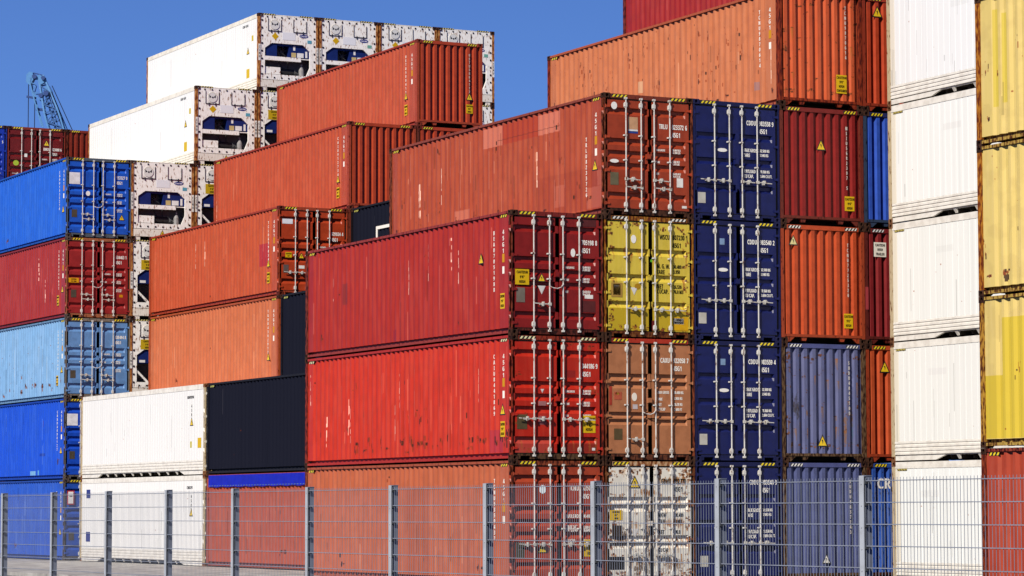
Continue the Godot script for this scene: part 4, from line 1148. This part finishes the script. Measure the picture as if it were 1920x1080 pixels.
	var blacks := [[2.885, 2, "black container above the blue tarpaulin, left of the scarlet one"], [5.388, 3, "black container strip between the pale orange one and the crimson one"], [7.85, 4, "black container with a white outlined logo, left of the russet one"]]
	for k in 3:
		var kb := container(blacks[k][0], blacks[k][1], zk, blacks[k][2], {"kind": "end", "side": side_paint(140 + k, rgb(30, 34, 48), {"light": 3, "dark": 4, "rust": 0, "specks": 4, "low": 0, "scrape": 1, "grime": 0.0}, 0.8), "frame": ink_black, "post": paint(rgb(26, 26, 32), "rust1"), "end_paint": ink_black, "hazard": Color(0.62, 0.62, 0.12)})
		if k == 2:
			b = MB.new()
			b.box(Vector3(0, 0, 0), Vector3(0.02, 1.0, 0.10))
			b.box(Vector3(0, 0.9, 0.10), Vector3(0.02, 1.0, 2.2))
			b.box(Vector3(0, 0, 2.1), Vector3(0.02, 0.9, 2.2))
			part("logo_outline", b.done(), white_ink, kb, Vector3(-HW + 0.004, 1.13, -HL + 2.0))
	var open_top := container(2.885, 1, zk, "brick brown open top container under a bright blue tarpaulin behind the fence", {
		"kind": "end", "side": side_paint(144, rgb(190, 88, 64), {"light": 16, "dark": 40, "rust": 10, "specks": 20, "low": 4}), "frame": paint(rgb(186, 88, 62), "rust1"), "post": paint(rgb(192, 92, 62), "rust1"), "end_paint": paint(rgb(176, 80, 58), "rust1"), "fit": paint(rgb(128, 84, 52), "rust2", 0.8)})
	b = MB.new()   # tarpaulin: a sheet over the roof with a hanging edge
	var seg := 60
	for k in seg:
		var z0 := -HL + 0.2 + (CL - 0.4) * k / seg
		var z1 := -HL + 0.2 + (CL - 0.4) * (k + 1) / seg
		var d0 := -HW - 0.012 - 0.006 * sin(k * 1.9)
		var d1x := -HW - 0.012 - 0.006 * sin((k + 1) * 1.9)
		b.quad(Vector3(d0, CH - 0.40 + 0.012 * sin(k * 1.3), z0), Vector3(d1x, CH - 0.40 + 0.012 * sin((k + 1) * 1.3), z1), Vector3(-HW - 0.004, CH - 0.03, z1), Vector3(-HW - 0.004, CH - 0.03, z0), Vector3.LEFT)
		b.quad(Vector3(-HW - 0.004, CH - 0.03, z0), Vector3(-HW - 0.004, CH - 0.03, z1), Vector3(HW + 0.004, CH - 0.012, z1), Vector3(HW + 0.004, CH - 0.012, z0), Vector3.UP)
		b.quad(Vector3(HW + 0.012, CH - 0.40, z0), Vector3(HW + 0.012, CH - 0.40, z1), Vector3(HW + 0.004, CH - 0.012, z1), Vector3(HW + 0.004, CH - 0.012, z0), Vector3.RIGHT)
	var tarp := part("tarpaulin", b.done(), paint(rgb(26, 40, 214), "clean", 0.45), open_top)
	b = MB.new()
	for k in 52:
		var z0 := -HL + 0.3 + (CL - 0.6) * k / 52
		b.box(Vector3(-HW - 0.024, CH - 0.37, z0), Vector3(-HW - 0.016, CH - 0.35, z0 + 0.10))
	part("lacing_rope", b.done(), paint(rgb(120, 150, 190), "", 0.7), tarp)

	# ================================================ third block: orange stack in a rising stair, with two white reefers at its foot
	var zh := -27.085
	var orange := rgb(208, 82, 52)
	var of := paint(rgb(190, 74, 48), "rust1")
	for k in 2:
		var wr := container(2.866, k + 1, zh, ["white reefer on the ground behind the left part of the fence", "white reefer stacked on another, left of the black container"][k], {
			"reefer": true, "kind": "door", "door": "three", "name": "reefer_container", "side": side_paint(150 + k, rgb(230, 231, 229), {"grime": 0.0, "light": 0, "scrape": 0, "dark": 16, "rust": 0, "specks": 12, "low": 3}, 0.4), "frame": rwhite, "rail": paint(rgb(235, 232, 225), "clean", 0.5), "post": paint(rgb(232, 214, 180), "rust1", 0.6), "fit": paint(rgb(190, 140, 100), "rust2", 0.7), "end_paint": rwhite, "door_paint": rwhite})
		warning(wr, Vector3(-HW + 0.006, 1.72, HL - 1.2), 0.28, -PI / 2)
		lettering(["CINU2791", "MSWU9108"][k], 0.09, paint(rgb(90, 92, 96), "", 0.6), wr, Vector3(-HW + 0.006, 2.5, HL - 1.6), -PI / 2, 0.9)
		lettering(["45R1", "45R1"][k], 0.10, paint(rgb(90, 92, 96), "", 0.6), wr, Vector3(-HW + 0.006, 2.30, HL - 1.2), -PI / 2, 0.9, true)
		if k == 0:
			sticker(wr, Vector3(-HW + 0.008, 2.36, -HL + 0.85), 0.40, 0.30, paint(rgb(52, 66, 150), "", 0.5), -PI / 2)
			sticker(wr, Vector3(-HW + 0.008, 0.86, -HL + 0.85), 0.44, 0.34, paint(rgb(52, 66, 150), "", 0.5), -PI / 2)
		else:
			sticker(wr, Vector3(-HW + 0.008, 1.02, HL - 0.5), 0.30, 0.32, paint(rgb(246, 206, 20), "", 0.5), -PI / 2)
			sticker(wr, Vector3(-HW + 0.008, 0.98, HL - 1.25), 0.14, 0.20, paint(rgb(226, 214, 90), "", 0.5), -PI / 2)
	container(5.368, 3, zh, "pale salmon orange container resting just above the white reefers", {
		"kind": "end", "side": side_paint(153, rgb(216, 120, 84), {"light": 20, "dark": 6, "rust": 1, "specks": 6, "low": 1, "scrape": 1}), "frame": paint(rgb(206, 100, 60), "clean"), "post": paint(rgb(196, 92, 50), "rust1"), "end_paint": paint(rgb(218, 112, 72), "clean"), "code": "TGHU4302917", "marks": {"tri": 0.95, "tri_z": 0.9}})
	container(5.368, 4, zh, "orange container with deep red doors above the pale salmon one", {
		"kind": "door", "side": side_paint(154, rgb(206, 90, 58), {"light": 24, "dark": 6, "rust": 1, "specks": 8, "low": 2, "scrape": 2, "patches": [[0.86, 0.40, 0.93, 0.68, rgb(186, 48, 66), 0.85]]}), "frame": of, "post": paint(rgb(190, 82, 54), "rust1"), "end_paint": paint(orange, "clean"), "door_paint": paint(rgb(208, 78, 44), "clean", 0.4), "fit": paint(rgb(120, 50, 36), "rust1"),
		"number": ["", "639834", "4", "45G1"], "number_y": 2.05, "table": five_table, "code": "TCLU6398344", "marks": {"caution": 0.62, "caution_z": 0.93, "tri": 1.10, "tri_z": 0.93},
		"handles": [0.74, 0.74, 0.74, 0.74], "handle_out": 1, "stickers": [[-0.90, 2.40, 0.36, 0.16, rgb(230, 232, 240)], [-0.95, 0.86, 0.18, 0.26, rgb(100, 86, 84)], [-0.40, 0.93, 0.20, 0.10, pale]], "warns": [[-0.41, 1.30, 0.20, false]], "cautions": [[-0.86, 1.31, 0.22, 0.17, ["CAUTION", "9'6''"], yel]]})
	var h2 := container(7.831, 5, zh, "orange red container whose corrugated end rises above the black one with the logo", {
		"kind": "end", "side": side_paint(155, rgb(204, 88, 60), {"light": 20, "dark": 5, "rust": 0, "specks": 6, "low": 0, "scrape": 1}), "frame": of, "post": paint(rgb(196, 84, 58), "rust1"), "end_paint": paint(rgb(208, 82, 52), "clean", 0.42), "fit": paint(rgb(120, 54, 40), "rust1"), "code": "CAIU9127345", "marks": {"caution": 0.62, "caution_z": 0.93, "tri": 1.08, "tri_z": 0.93}})
	var h1 := container(10.30, 6, zh, "orange red container standing alone at the top of the stair against the sky", {
		"kind": "end", "side": side_paint(156, rgb(204, 90, 64), {"light": 14, "dark": 5, "rust": 0, "specks": 4, "low": 0, "scrape": 0}), "frame": of, "post": paint(rgb(196, 84, 58), "clean"), "end_paint": paint(rgb(208, 82, 54), "clean", 0.42), "fit": paint(rgb(150, 66, 46), "rust1"), "code": "UETU5084112", "marks": {"caution": 0.62, "caution_z": 0.93, "tri": 1.10, "tri_z": 0.93}})
	lettering("UETU5084112", 0.088, end_ink, h1, Vector3(0.73, 2.55, HL - 0.018), 0.0, 0.55, true)
	warning(h1, Vector3(0.73, 1.08, HL - 0.018), 0.26)
	caution(h1, Vector3(0.73, 0.66, HL - 0.016), 0.24, 0.30, ["CAUTION", "9'6''", "HIGH"])
	container(10.30, 5, zh, "orange red container mostly hidden beneath the one standing alone against the sky", {
		"kind": "end", "side": paint(orange, "clean"), "frame": of, "post": paint(rgb(120, 60, 46), "rust1"), "end_paint": paint(rgb(208, 80, 52), "clean", 0.42), "fit": paint(rgb(120, 54, 40), "rust1")})

	# ================================================ far block: blue stack with doors, then reefers with cooling units
	var zr := -40.33
	var blues := [
		["blue container at the foot of the far left stack, behind the fence", rgb(46, 98, 214), rgb(46, 98, 214)],
		["blue container with a white square on its door, second up in the far left stack", rgb(30, 90, 230), rgb(30, 90, 226)],
		["sky blue container with rust at its foot, middle of the far left stack", rgb(140, 194, 244), rgb(118, 172, 234)],
		["wine red container in the blue stack at the far left", rgb(176, 54, 58), rgb(176, 52, 56)],
		["cobalt blue container on top of the far left stack, white square on its door", rgb(38, 110, 234), rgb(38, 106, 232)]]
	for k in 5:
		var light_b: Color = blues[k][1]
		var dk: Color = blues[k][2]
		var opt := {"kind": "door", "side": side_paint(160 + k, light_b, [{"light": 60, "dark": 30, "rust": 0, "low": 2}, {"light": 14, "dark": 12, "rust": 1, "low": 2, "patches": [[0.66, 0.94, 0.72, 1.0, rgb(150, 210, 235), 0.8], [0.73, 0.93, 0.75, 1.0, rgb(120, 200, 235), 0.9], [0.75, 0.70, 0.80, 0.74, rgb(30, 40, 110), 0.4]]}, {"light": 20, "dark": 30, "rust": 14, "specks": 50, "low": 22, "scrape": 1}, {"light": 60, "dark": 10, "rust": 1, "specks": 14, "low": 3, "scrape": 5}, {"light": 8, "dark": 8, "rust": 0, "specks": 4, "low": 1, "scrape": 0}][k]),
			"frame": paint(light_b.darkened(0.1), "rust1"), "post": paint([rgb(90, 84, 90), rgb(96, 92, 94), rgb(120, 112, 104), rgb(186, 116, 84), rgb(96, 112, 126)][k], "rust1", 0.6), "end_paint": paint(dk, "clean"), "door_paint": paint(dk, "clean", 0.4), "fit": paint(rgb(104, 98, 96), "rust2", 0.6), "cable": k >= 2 and k <= 4, "gap": "_open" if k in [2, 3] else "",
			"number": ["", ["201186", "408812", "838494", "634463", "153327"][k], ["3", "2", "8", "1", "0"][k], "45G1"], "number_y": 2.22, "table": five_table, "code": ["CBHU2011863", "CBHU4088122", "CRXU8384948", "TGHU6344631", "CBHU1533270"][k], "marks": {"tri": 1.05, "caution": 0.66 if k in [2, 3] else 0.0, "caution_z": 1.0}, "handles": [0.84, 0.66, 0.84, 0.66], "handle_out": 0,
			"stickers": [[-0.93, 0.86, 0.20, 0.28, rgb(96, 88, 80)]]}
		if k in [1, 4]:
			opt.stickers.append([-0.93, 2.13, 0.40, 0.42, rgb(232, 232, 240)])
			opt["ovals"] = [[-0.42, 1.60, 0.08, 0.09, pale]]
			opt["warns"] = [[0.86, 0.78, 0.22, false]]
		if k == 3:
			opt["cautions"] = [[-0.93, 1.34, 0.38, 0.17, ["CAUTION", "9'6'' HIGH"], rgb(244, 180, 20)]]
			opt.stickers.append([0.86, 0.82, 0.13, 0.10, rgb(240, 160, 20)])
		container(2.617, k + 1, zr, blues[k][0], opt)
	# a notice hung on the lowest doors
	var notice := thing("notice_board", "white notice with a red border hung on the blue doors at the far left", "sign", Vector3(2.617 + 0.24, 2.24, zr + 0.02))
	sticker(notice, Vector3.ZERO, 0.27, 0.50, paint(rgb(206, 52, 60), "", 0.5), 0.0, "border")
	sticker(notice, Vector3(0, 0, 0.006), 0.19, 0.42, paint(rgb(236, 234, 236), "", 0.5), 0.0, "panel")
	sticker(notice, Vector3(0.0, 0.05, 0.012), 0.11, 0.03, paint(rgb(60, 60, 80), "", 0.5), 0.0, "print")
	var reef_rust := paint(rgb(226, 196, 150), "rust3", 0.7)
	var reef_post := paint(rgb(236, 200, 150), "rust3", 0.75)
	var far := [
		[5.04, 3, "lowest refrigerated unit end in the sliver beside the far blue stack", true], [5.04, 4, "refrigerated unit end in the sliver beside the wine red doors", true], [5.04, 5, "refrigerated unit end with a blue badge beside the cobalt doors", false],
		[7.512, 5, "reefer unit end with a yellow caution label peeping past the orange red container", true], [7.512, 6, "white reefer with its cooling unit showing, one step below the skyline row", false],
		[9.984, 6, "reefer unit end mostly hidden behind the topmost orange red container", true],
		[9.984, 7, "first reefer of the skyline row, its long white side against the sky", false], [12.456, 7, "second reefer unit end of the skyline row", false], [14.928, 7, "third reefer unit end of the skyline row, half behind the orange red container", false], [17.40, 7, "last reefer unit end of the skyline row at the open sky", false],
		[17.40, 6, "reefer under the last one of the skyline row, only its right edge showing", false]]
	for k in far.size():
		var f: Array = far[k]
		var rf := container(f[0], f[1], zr, f[2], {
			"reefer": true, "kind": "machine", "second": f[3], "name": "reefer_container", "group": "reefers with cooling units in the far block", "side": side_paint(170, rgb(234, 235, 234), {"grime": 0.0, "light": 0, "scrape": 0, "dark": 10, "rust": 0, "specks": 8, "low": 0}, 0.4) if not mats.has("reefer_side") else mats["reefer_side"], "frame": rwhite, "rail": paint(rgb(238, 234, 222), "clean", 0.5), "post": reef_post, "fit": paint(rgb(96, 60, 44), "rust2", 0.8), "end_paint": paint(rgb(254, 253, 251), "rust1", 0.55), "base": paint(rgb(238, 232, 224), "rust1", 0.6), "diamond": not (f[0] < 5.1), "chip": rgb(130, 200, 180) if k % 2 else rgb(110, 190, 215)})
		mats["reefer_side"] = (rf.get_node("side_panel") as MeshInstance3D).material_override
		if k in [4, 6]:
			warning(rf, Vector3(-HW + 0.006, 1.60, HL - 1.05), 0.26, -PI / 2)
			sticker(rf, Vector3(-HW + 0.008, 0.74, HL - 1.05), 0.30, 0.34, paint(rgb(240, 206, 40), "", 0.5), -PI / 2)
			sticker(rf, Vector3(-HW + 0.008, 2.02, HL - 0.6), 0.16, 0.20, paint(rgb(236, 214, 70), "", 0.5), -PI / 2)
			lettering("CINU 9265", 0.09, paint(rgb(110, 112, 116), "", 0.6), rf, Vector3(-HW + 0.006, 2.56, HL - 1.6), -PI / 2, 0.9)
	# ---- containers standing behind, under the crane
	var zs := -54.27
	container(4.70, 6, zs, "dark maroon container with a yellow sticker behind the far left stack, below the crane", {
		"kind": "door", "side": paint(rgb(150, 50, 46), "clean"), "frame": paint(rgb(120, 36, 38), "clean"), "post": paint(rgb(150, 58, 46), "rust1"), "door_paint": paint(rgb(128, 30, 36), "clean", 0.4), "end_paint": paint(rgb(110, 30, 34), "clean"),
		"number": ["BMOU", "123088", "6", "22G1"], "number_y": 2.02, "table": five_table, "stickers": [[-0.45, 1.73, 0.12, 0.14, pale]], "ovals": [[-0.86, 1.40, 0.12, 0.11, rgb(190, 220, 70)]], "warns": [[0.42, 2.28, 0.26, false]]})
	container(7.17, 6, zs, "rust brown corrugated container end right of the maroon doors below the crane", {
		"kind": "end", "side": paint(rgb(150, 50, 46), "clean"), "frame": paint(rgb(120, 46, 36), "rust1"), "post": paint(rgb(130, 56, 40), "rust2"), "end_paint": paint(rgb(150, 52, 38), "clean", 0.5)})
	container(2.23, 6, zs, "blue container doors cut by the left edge of the picture, below the crane", {
		"kind": "door", "side": paint(rgb(30, 70, 200), "clean"), "frame": paint(rgb(24, 60, 180), "clean"), "post": paint(rgb(24, 60, 180), "rust1"), "door_paint": paint(rgb(26, 64, 196), "clean", 0.4), "end_paint": paint(rgb(24, 60, 180), "clean"), "number": ["SUDU", "74121", "5", "22G1"], "number_y": 2.22, "table": five_table})

	# ================================================ carriers inside the blocks
	for q in [[5.368, zh, 2], [7.831, zh, 4], [10.30, zh, 4], [5.388, zk, 2], [7.85, zk, 3], [5.04, zr, 2], [7.512, zr, 4], [9.984, zr, 5], [12.456, zr, 6], [14.928, zr, 6], [17.40, zr, 5], [2.23, zs, 5], [4.70, zs, 5], [7.17, zs, 5]]:
		for lv in int(q[2]):
			buried(q[0], lv + 1, q[1])
	fence()
	crane()

# ---------------------------------------------------------------- welded mesh fence
func fence() -> void:
	var pitch := 2.52
	var t := thing("mesh_fence", "galvanised double rod mesh fence with square posts across the foreground", "fence", Vector3(-15.876, 0, 9.684), 0.017)
	var zinc := paint(rgb(142, 150, 166), "clean", 0.5, 0.1)
	var post_m := paint(rgb(136, 147, 164), "clean", 0.55, 0.1)
	var b := MB.new()
	b.box(Vector3(0.016, -0.12, -0.03), Vector3(0.078, 2.025, 0.03))
	b.box(Vector3(0.012, 2.025, -0.034), Vector3(0.082, 2.034, 0.034))
	var post := b.done()
	b = MB.new()
	b.box(Vector3(-0.021, -0.1, -0.036), Vector3(-0.013, 2.03, 0.036))
	for k in 10:
		b.tube(Vector3(-0.026, 1.955 - k * 0.2, 0.0), Vector3(-0.02, 1.955 - k * 0.2, 0.0), 0.009, 6)
	var cover := b.done()
	b = MB.new()
	b.box(Vector3(-0.0125, -0.1, -0.028), Vector3(0.0155, 2.02, 0.028))
	var pad := b.done()
	b = MB.new()
	b.box(Vector3(-0.014, -0.016, 0.028), Vector3(0.028, 0.016, 0.062))
	b.tube(Vector3(0.008, 0, 0.06), Vector3(0.008, 0, 0.085), 0.011, 6)
	var clip := b.done()
	b = MB.new()   # upright wires of one panel
	for k in 50:
		var z := 0.035 + k * 0.05
		b.bar(Vector3(0, -0.02, z), Vector3(0, 2.012, z), 0.0037)
	var wires := b.done()
	b = MB.new()
	for s in [-1.0, 1.0]:
		b.bar(Vector3(s * 0.0072, 0, 0.0), Vector3(s * 0.0072, 0, 2.50), 0.0085)
	var rod := b.done()
	for k in 15:
		var z := k * pitch
		var p := part("post", post, post_m, t, Vector3(0, 0, z))
		part("cover_bar", cover, paint(rgb(178, 185, 196), "clean", 0.5), p)
		part("rubber_pad", pad, paint(rgb(28, 30, 34), "", 0.8), p)
		for q in 10:
			part("clip", clip, paint(rgb(70, 74, 80), "", 0.5, 0.3), p, Vector3(0, 1.97 - q * 0.2, 0))
		var m := part("mesh_panel", wires, zinc, t, Vector3(0, 0, z + 0.005))
		for q in 10:
			part("cross_rod", rod, zinc, m, Vector3(0, 1.982 - q * 0.2, 0.0))

# ---------------------------------------------------------------- harbour crane far behind
func crane() -> void:
	# local x runs along the boom's lean, y up; boom foot low to the right, head high to the left
	var t := thing("harbour_crane", "pale blue lattice boom of a harbour crane rising behind the containers at the far left", "crane", Vector3(91.27, -0.12, -323.03), -0.4714)
	var blue := paint(rgb(104, 172, 240), "clean", 0.5)
	var dark := paint(rgb(58, 92, 160), "clean", 0.6)
	var rope := paint(rgb(40, 52, 84), "", 0.7)
	var top := Vector3(0.0, 61.2, 0)
	var dirn := Vector3(0.292, -0.956, 0.0)   # down along the boom
	var n := 44
	var step := 1.3
	var across := Vector3(0.956, 0.292, 0.0)
	var half := 0.98
	var cor := func(k: int, sx: float, sz: float) -> Vector3:
		var wdt: float = minf(1.0, 0.35 + k * 0.15)
		return top + dirn * (k * step) + across * (half + sx * half * wdt) + Vector3(0, 0, sz * 0.9 * wdt)
	for sx in [-1.0, 1.0]:
		for sz in [-1.0, 1.0]:
			var b := MB.new()
			for k in n:
				b.bar(cor.call(k, sx, sz), cor.call(k + 1, sx, sz), 0.22 if sz > 0.0 else 0.15)
			part("chord", b.done(), blue, t)
	var b := MB.new()
	for k in n:
		for sx in [-1.0, 1.0]:
			b.bar(cor.call(k, sx, -1.0), cor.call(k + 1, sx, 1.0), 0.11)
			b.bar(cor.call(k, sx, 1.0), cor.call(k + 1, sx, -1.0), 0.11)
		for sz in [-1.0, 1.0]:
			b.bar(cor.call(k, -1.0 if k % 2 else 1.0, sz), cor.call(k + 1, 1.0 if k % 2 else -1.0, sz), 0.12)
			b.bar(cor.call(k, -1.0, sz), cor.call(k, 1.0, sz), 0.12)
	for k in 40:   # ladder and hose run inside the boom
		b.bar(top + dirn * (2.5 + k * 1.2) + across * 0.7, top + dirn * (2.9 + k * 1.2) + across * 1.25, 0.14)
	b.bar(top + dirn * 2.0 + across * 0.85, top + dirn * 50.0 + across * 0.85, 0.22)
	b.bar(top + dirn * 2.0 + across * 1.25, top + dirn * 50.0 + across * 1.25, 0.14)
	part("lattice", b.done(), paint(rgb(72, 122, 190), "clean", 0.5), t)
	b = MB.new()   # forward jib nose
	for sz in [-0.7, 0.7]:
		b.bar(top + Vector3(-0.4, 0.0, sz), top + Vector3(-0.45, -0.7, sz), 0.16)
		b.bar(top + Vector3(-0.45, -0.7, sz), top + Vector3(-0.1, -2.2, sz), 0.16)
		b.bar(top + Vector3(-0.1, -2.2, sz), top + Vector3(1.2, -6.7, sz), 0.16)
		b.bar(top + Vector3(-0.45, -0.7, sz), top + Vector3(0.2, -0.9, sz), 0.1)
		b.bar(top + Vector3(-0.1, -2.2, sz), top + Vector3(0.25, -1.0, sz), 0.1)
		b.bar(top + Vector3(-0.1, -2.2, sz), top + Vector3(0.65, -2.1, sz), 0.1)
		b.bar(top + Vector3(-0.1, -2.2, sz), top + Vector3(0.9, -3.1, sz), 0.12)
	part("jib_nose", b.done(), blue, t)
	b = MB.new()   # head housing and sheaves
	b.prism([Vector2(-1.0, 60.6), Vector2(-0.5, 60.1), Vector2(0.0, 60.9), Vector2(-0.1, 61.9), Vector2(-0.55, 62.0), Vector2(-0.95, 61.6)], -0.7, 0.7)
	b.prism([Vector2(0.2, 61.2), Vector2(1.0, 60.2), Vector2(1.5, 60.5), Vector2(1.4, 61.2), Vector2(0.8, 61.6)], -0.5, 0.6)
	b.prism([Vector2(1.5, 59.2), Vector2(2.2, 58.6), Vector2(2.5, 59.3), Vector2(2.1, 60.1), Vector2(1.6, 60.0)], -0.5, 0.5)
	part("head", b.done(), blue, t)
	b = MB.new()
	for q in [[Vector2(0.15, 61.3), 0.32], [Vector2(1.35, 61.1), 0.28], [Vector2(1.75, 59.0), 0.36], [Vector2(1.05, 58.7), 0.3]]:
		var c: Vector2 = q[0]
		for zz in [-0.3, 0.3, 0.75]:
			b.tube(Vector3(c.x, c.y, zz), Vector3(c.x, c.y, zz + 0.12), q[1], 12)
	b.bar(top + Vector3(-0.1, 0.7, 0), top + Vector3(1.3, 0.35, 0), 0.14)
	b.bar(top + Vector3(-1.0, -2.55, 0), top + Vector3(0.3, -2.8, 0), 0.28)
	b.bar(top + Vector3(0.3, -4.3, 0), top + Vector3(1.4, -4.4, 0), 0.34)
	part("sheave_block", b.done(), dark, t)
	for q in [[Vector3(-0.75, 60.6, 0), Vector3(-0.75, 6.0, 0)], [Vector3(0.12, 58.0, 0), Vector3(0.12, 6.0, 0)], [Vector3(2.3, 59.6, 0), Vector3(24.0, 8.0, 0)], [Vector3(2.1, 59.3, 0.5), Vector3(22.5, 8.0, 0.5)], [Vector3(2.4, 60.2, -0.4), Vector3(26.5, 8.0, -0.4)], [Vector3(2.2, 59.2, 0.8), Vector3(21.0, 8.0, 0.8)]]:
		b = MB.new()
		b.tube(q[0], q[1], 0.06, 5)
		part("rope", b.done(), rope, t)
	b = MB.new()
	b.box(Vector3(12.0, 0, -4.0), Vector3(26.0, 3.0, 4.0))
	b.box(Vector3(16.0, 3.0, -2.5), Vector3(25.5, 9.0, 2.5))
	part("carriage", b.done(), blue, t)
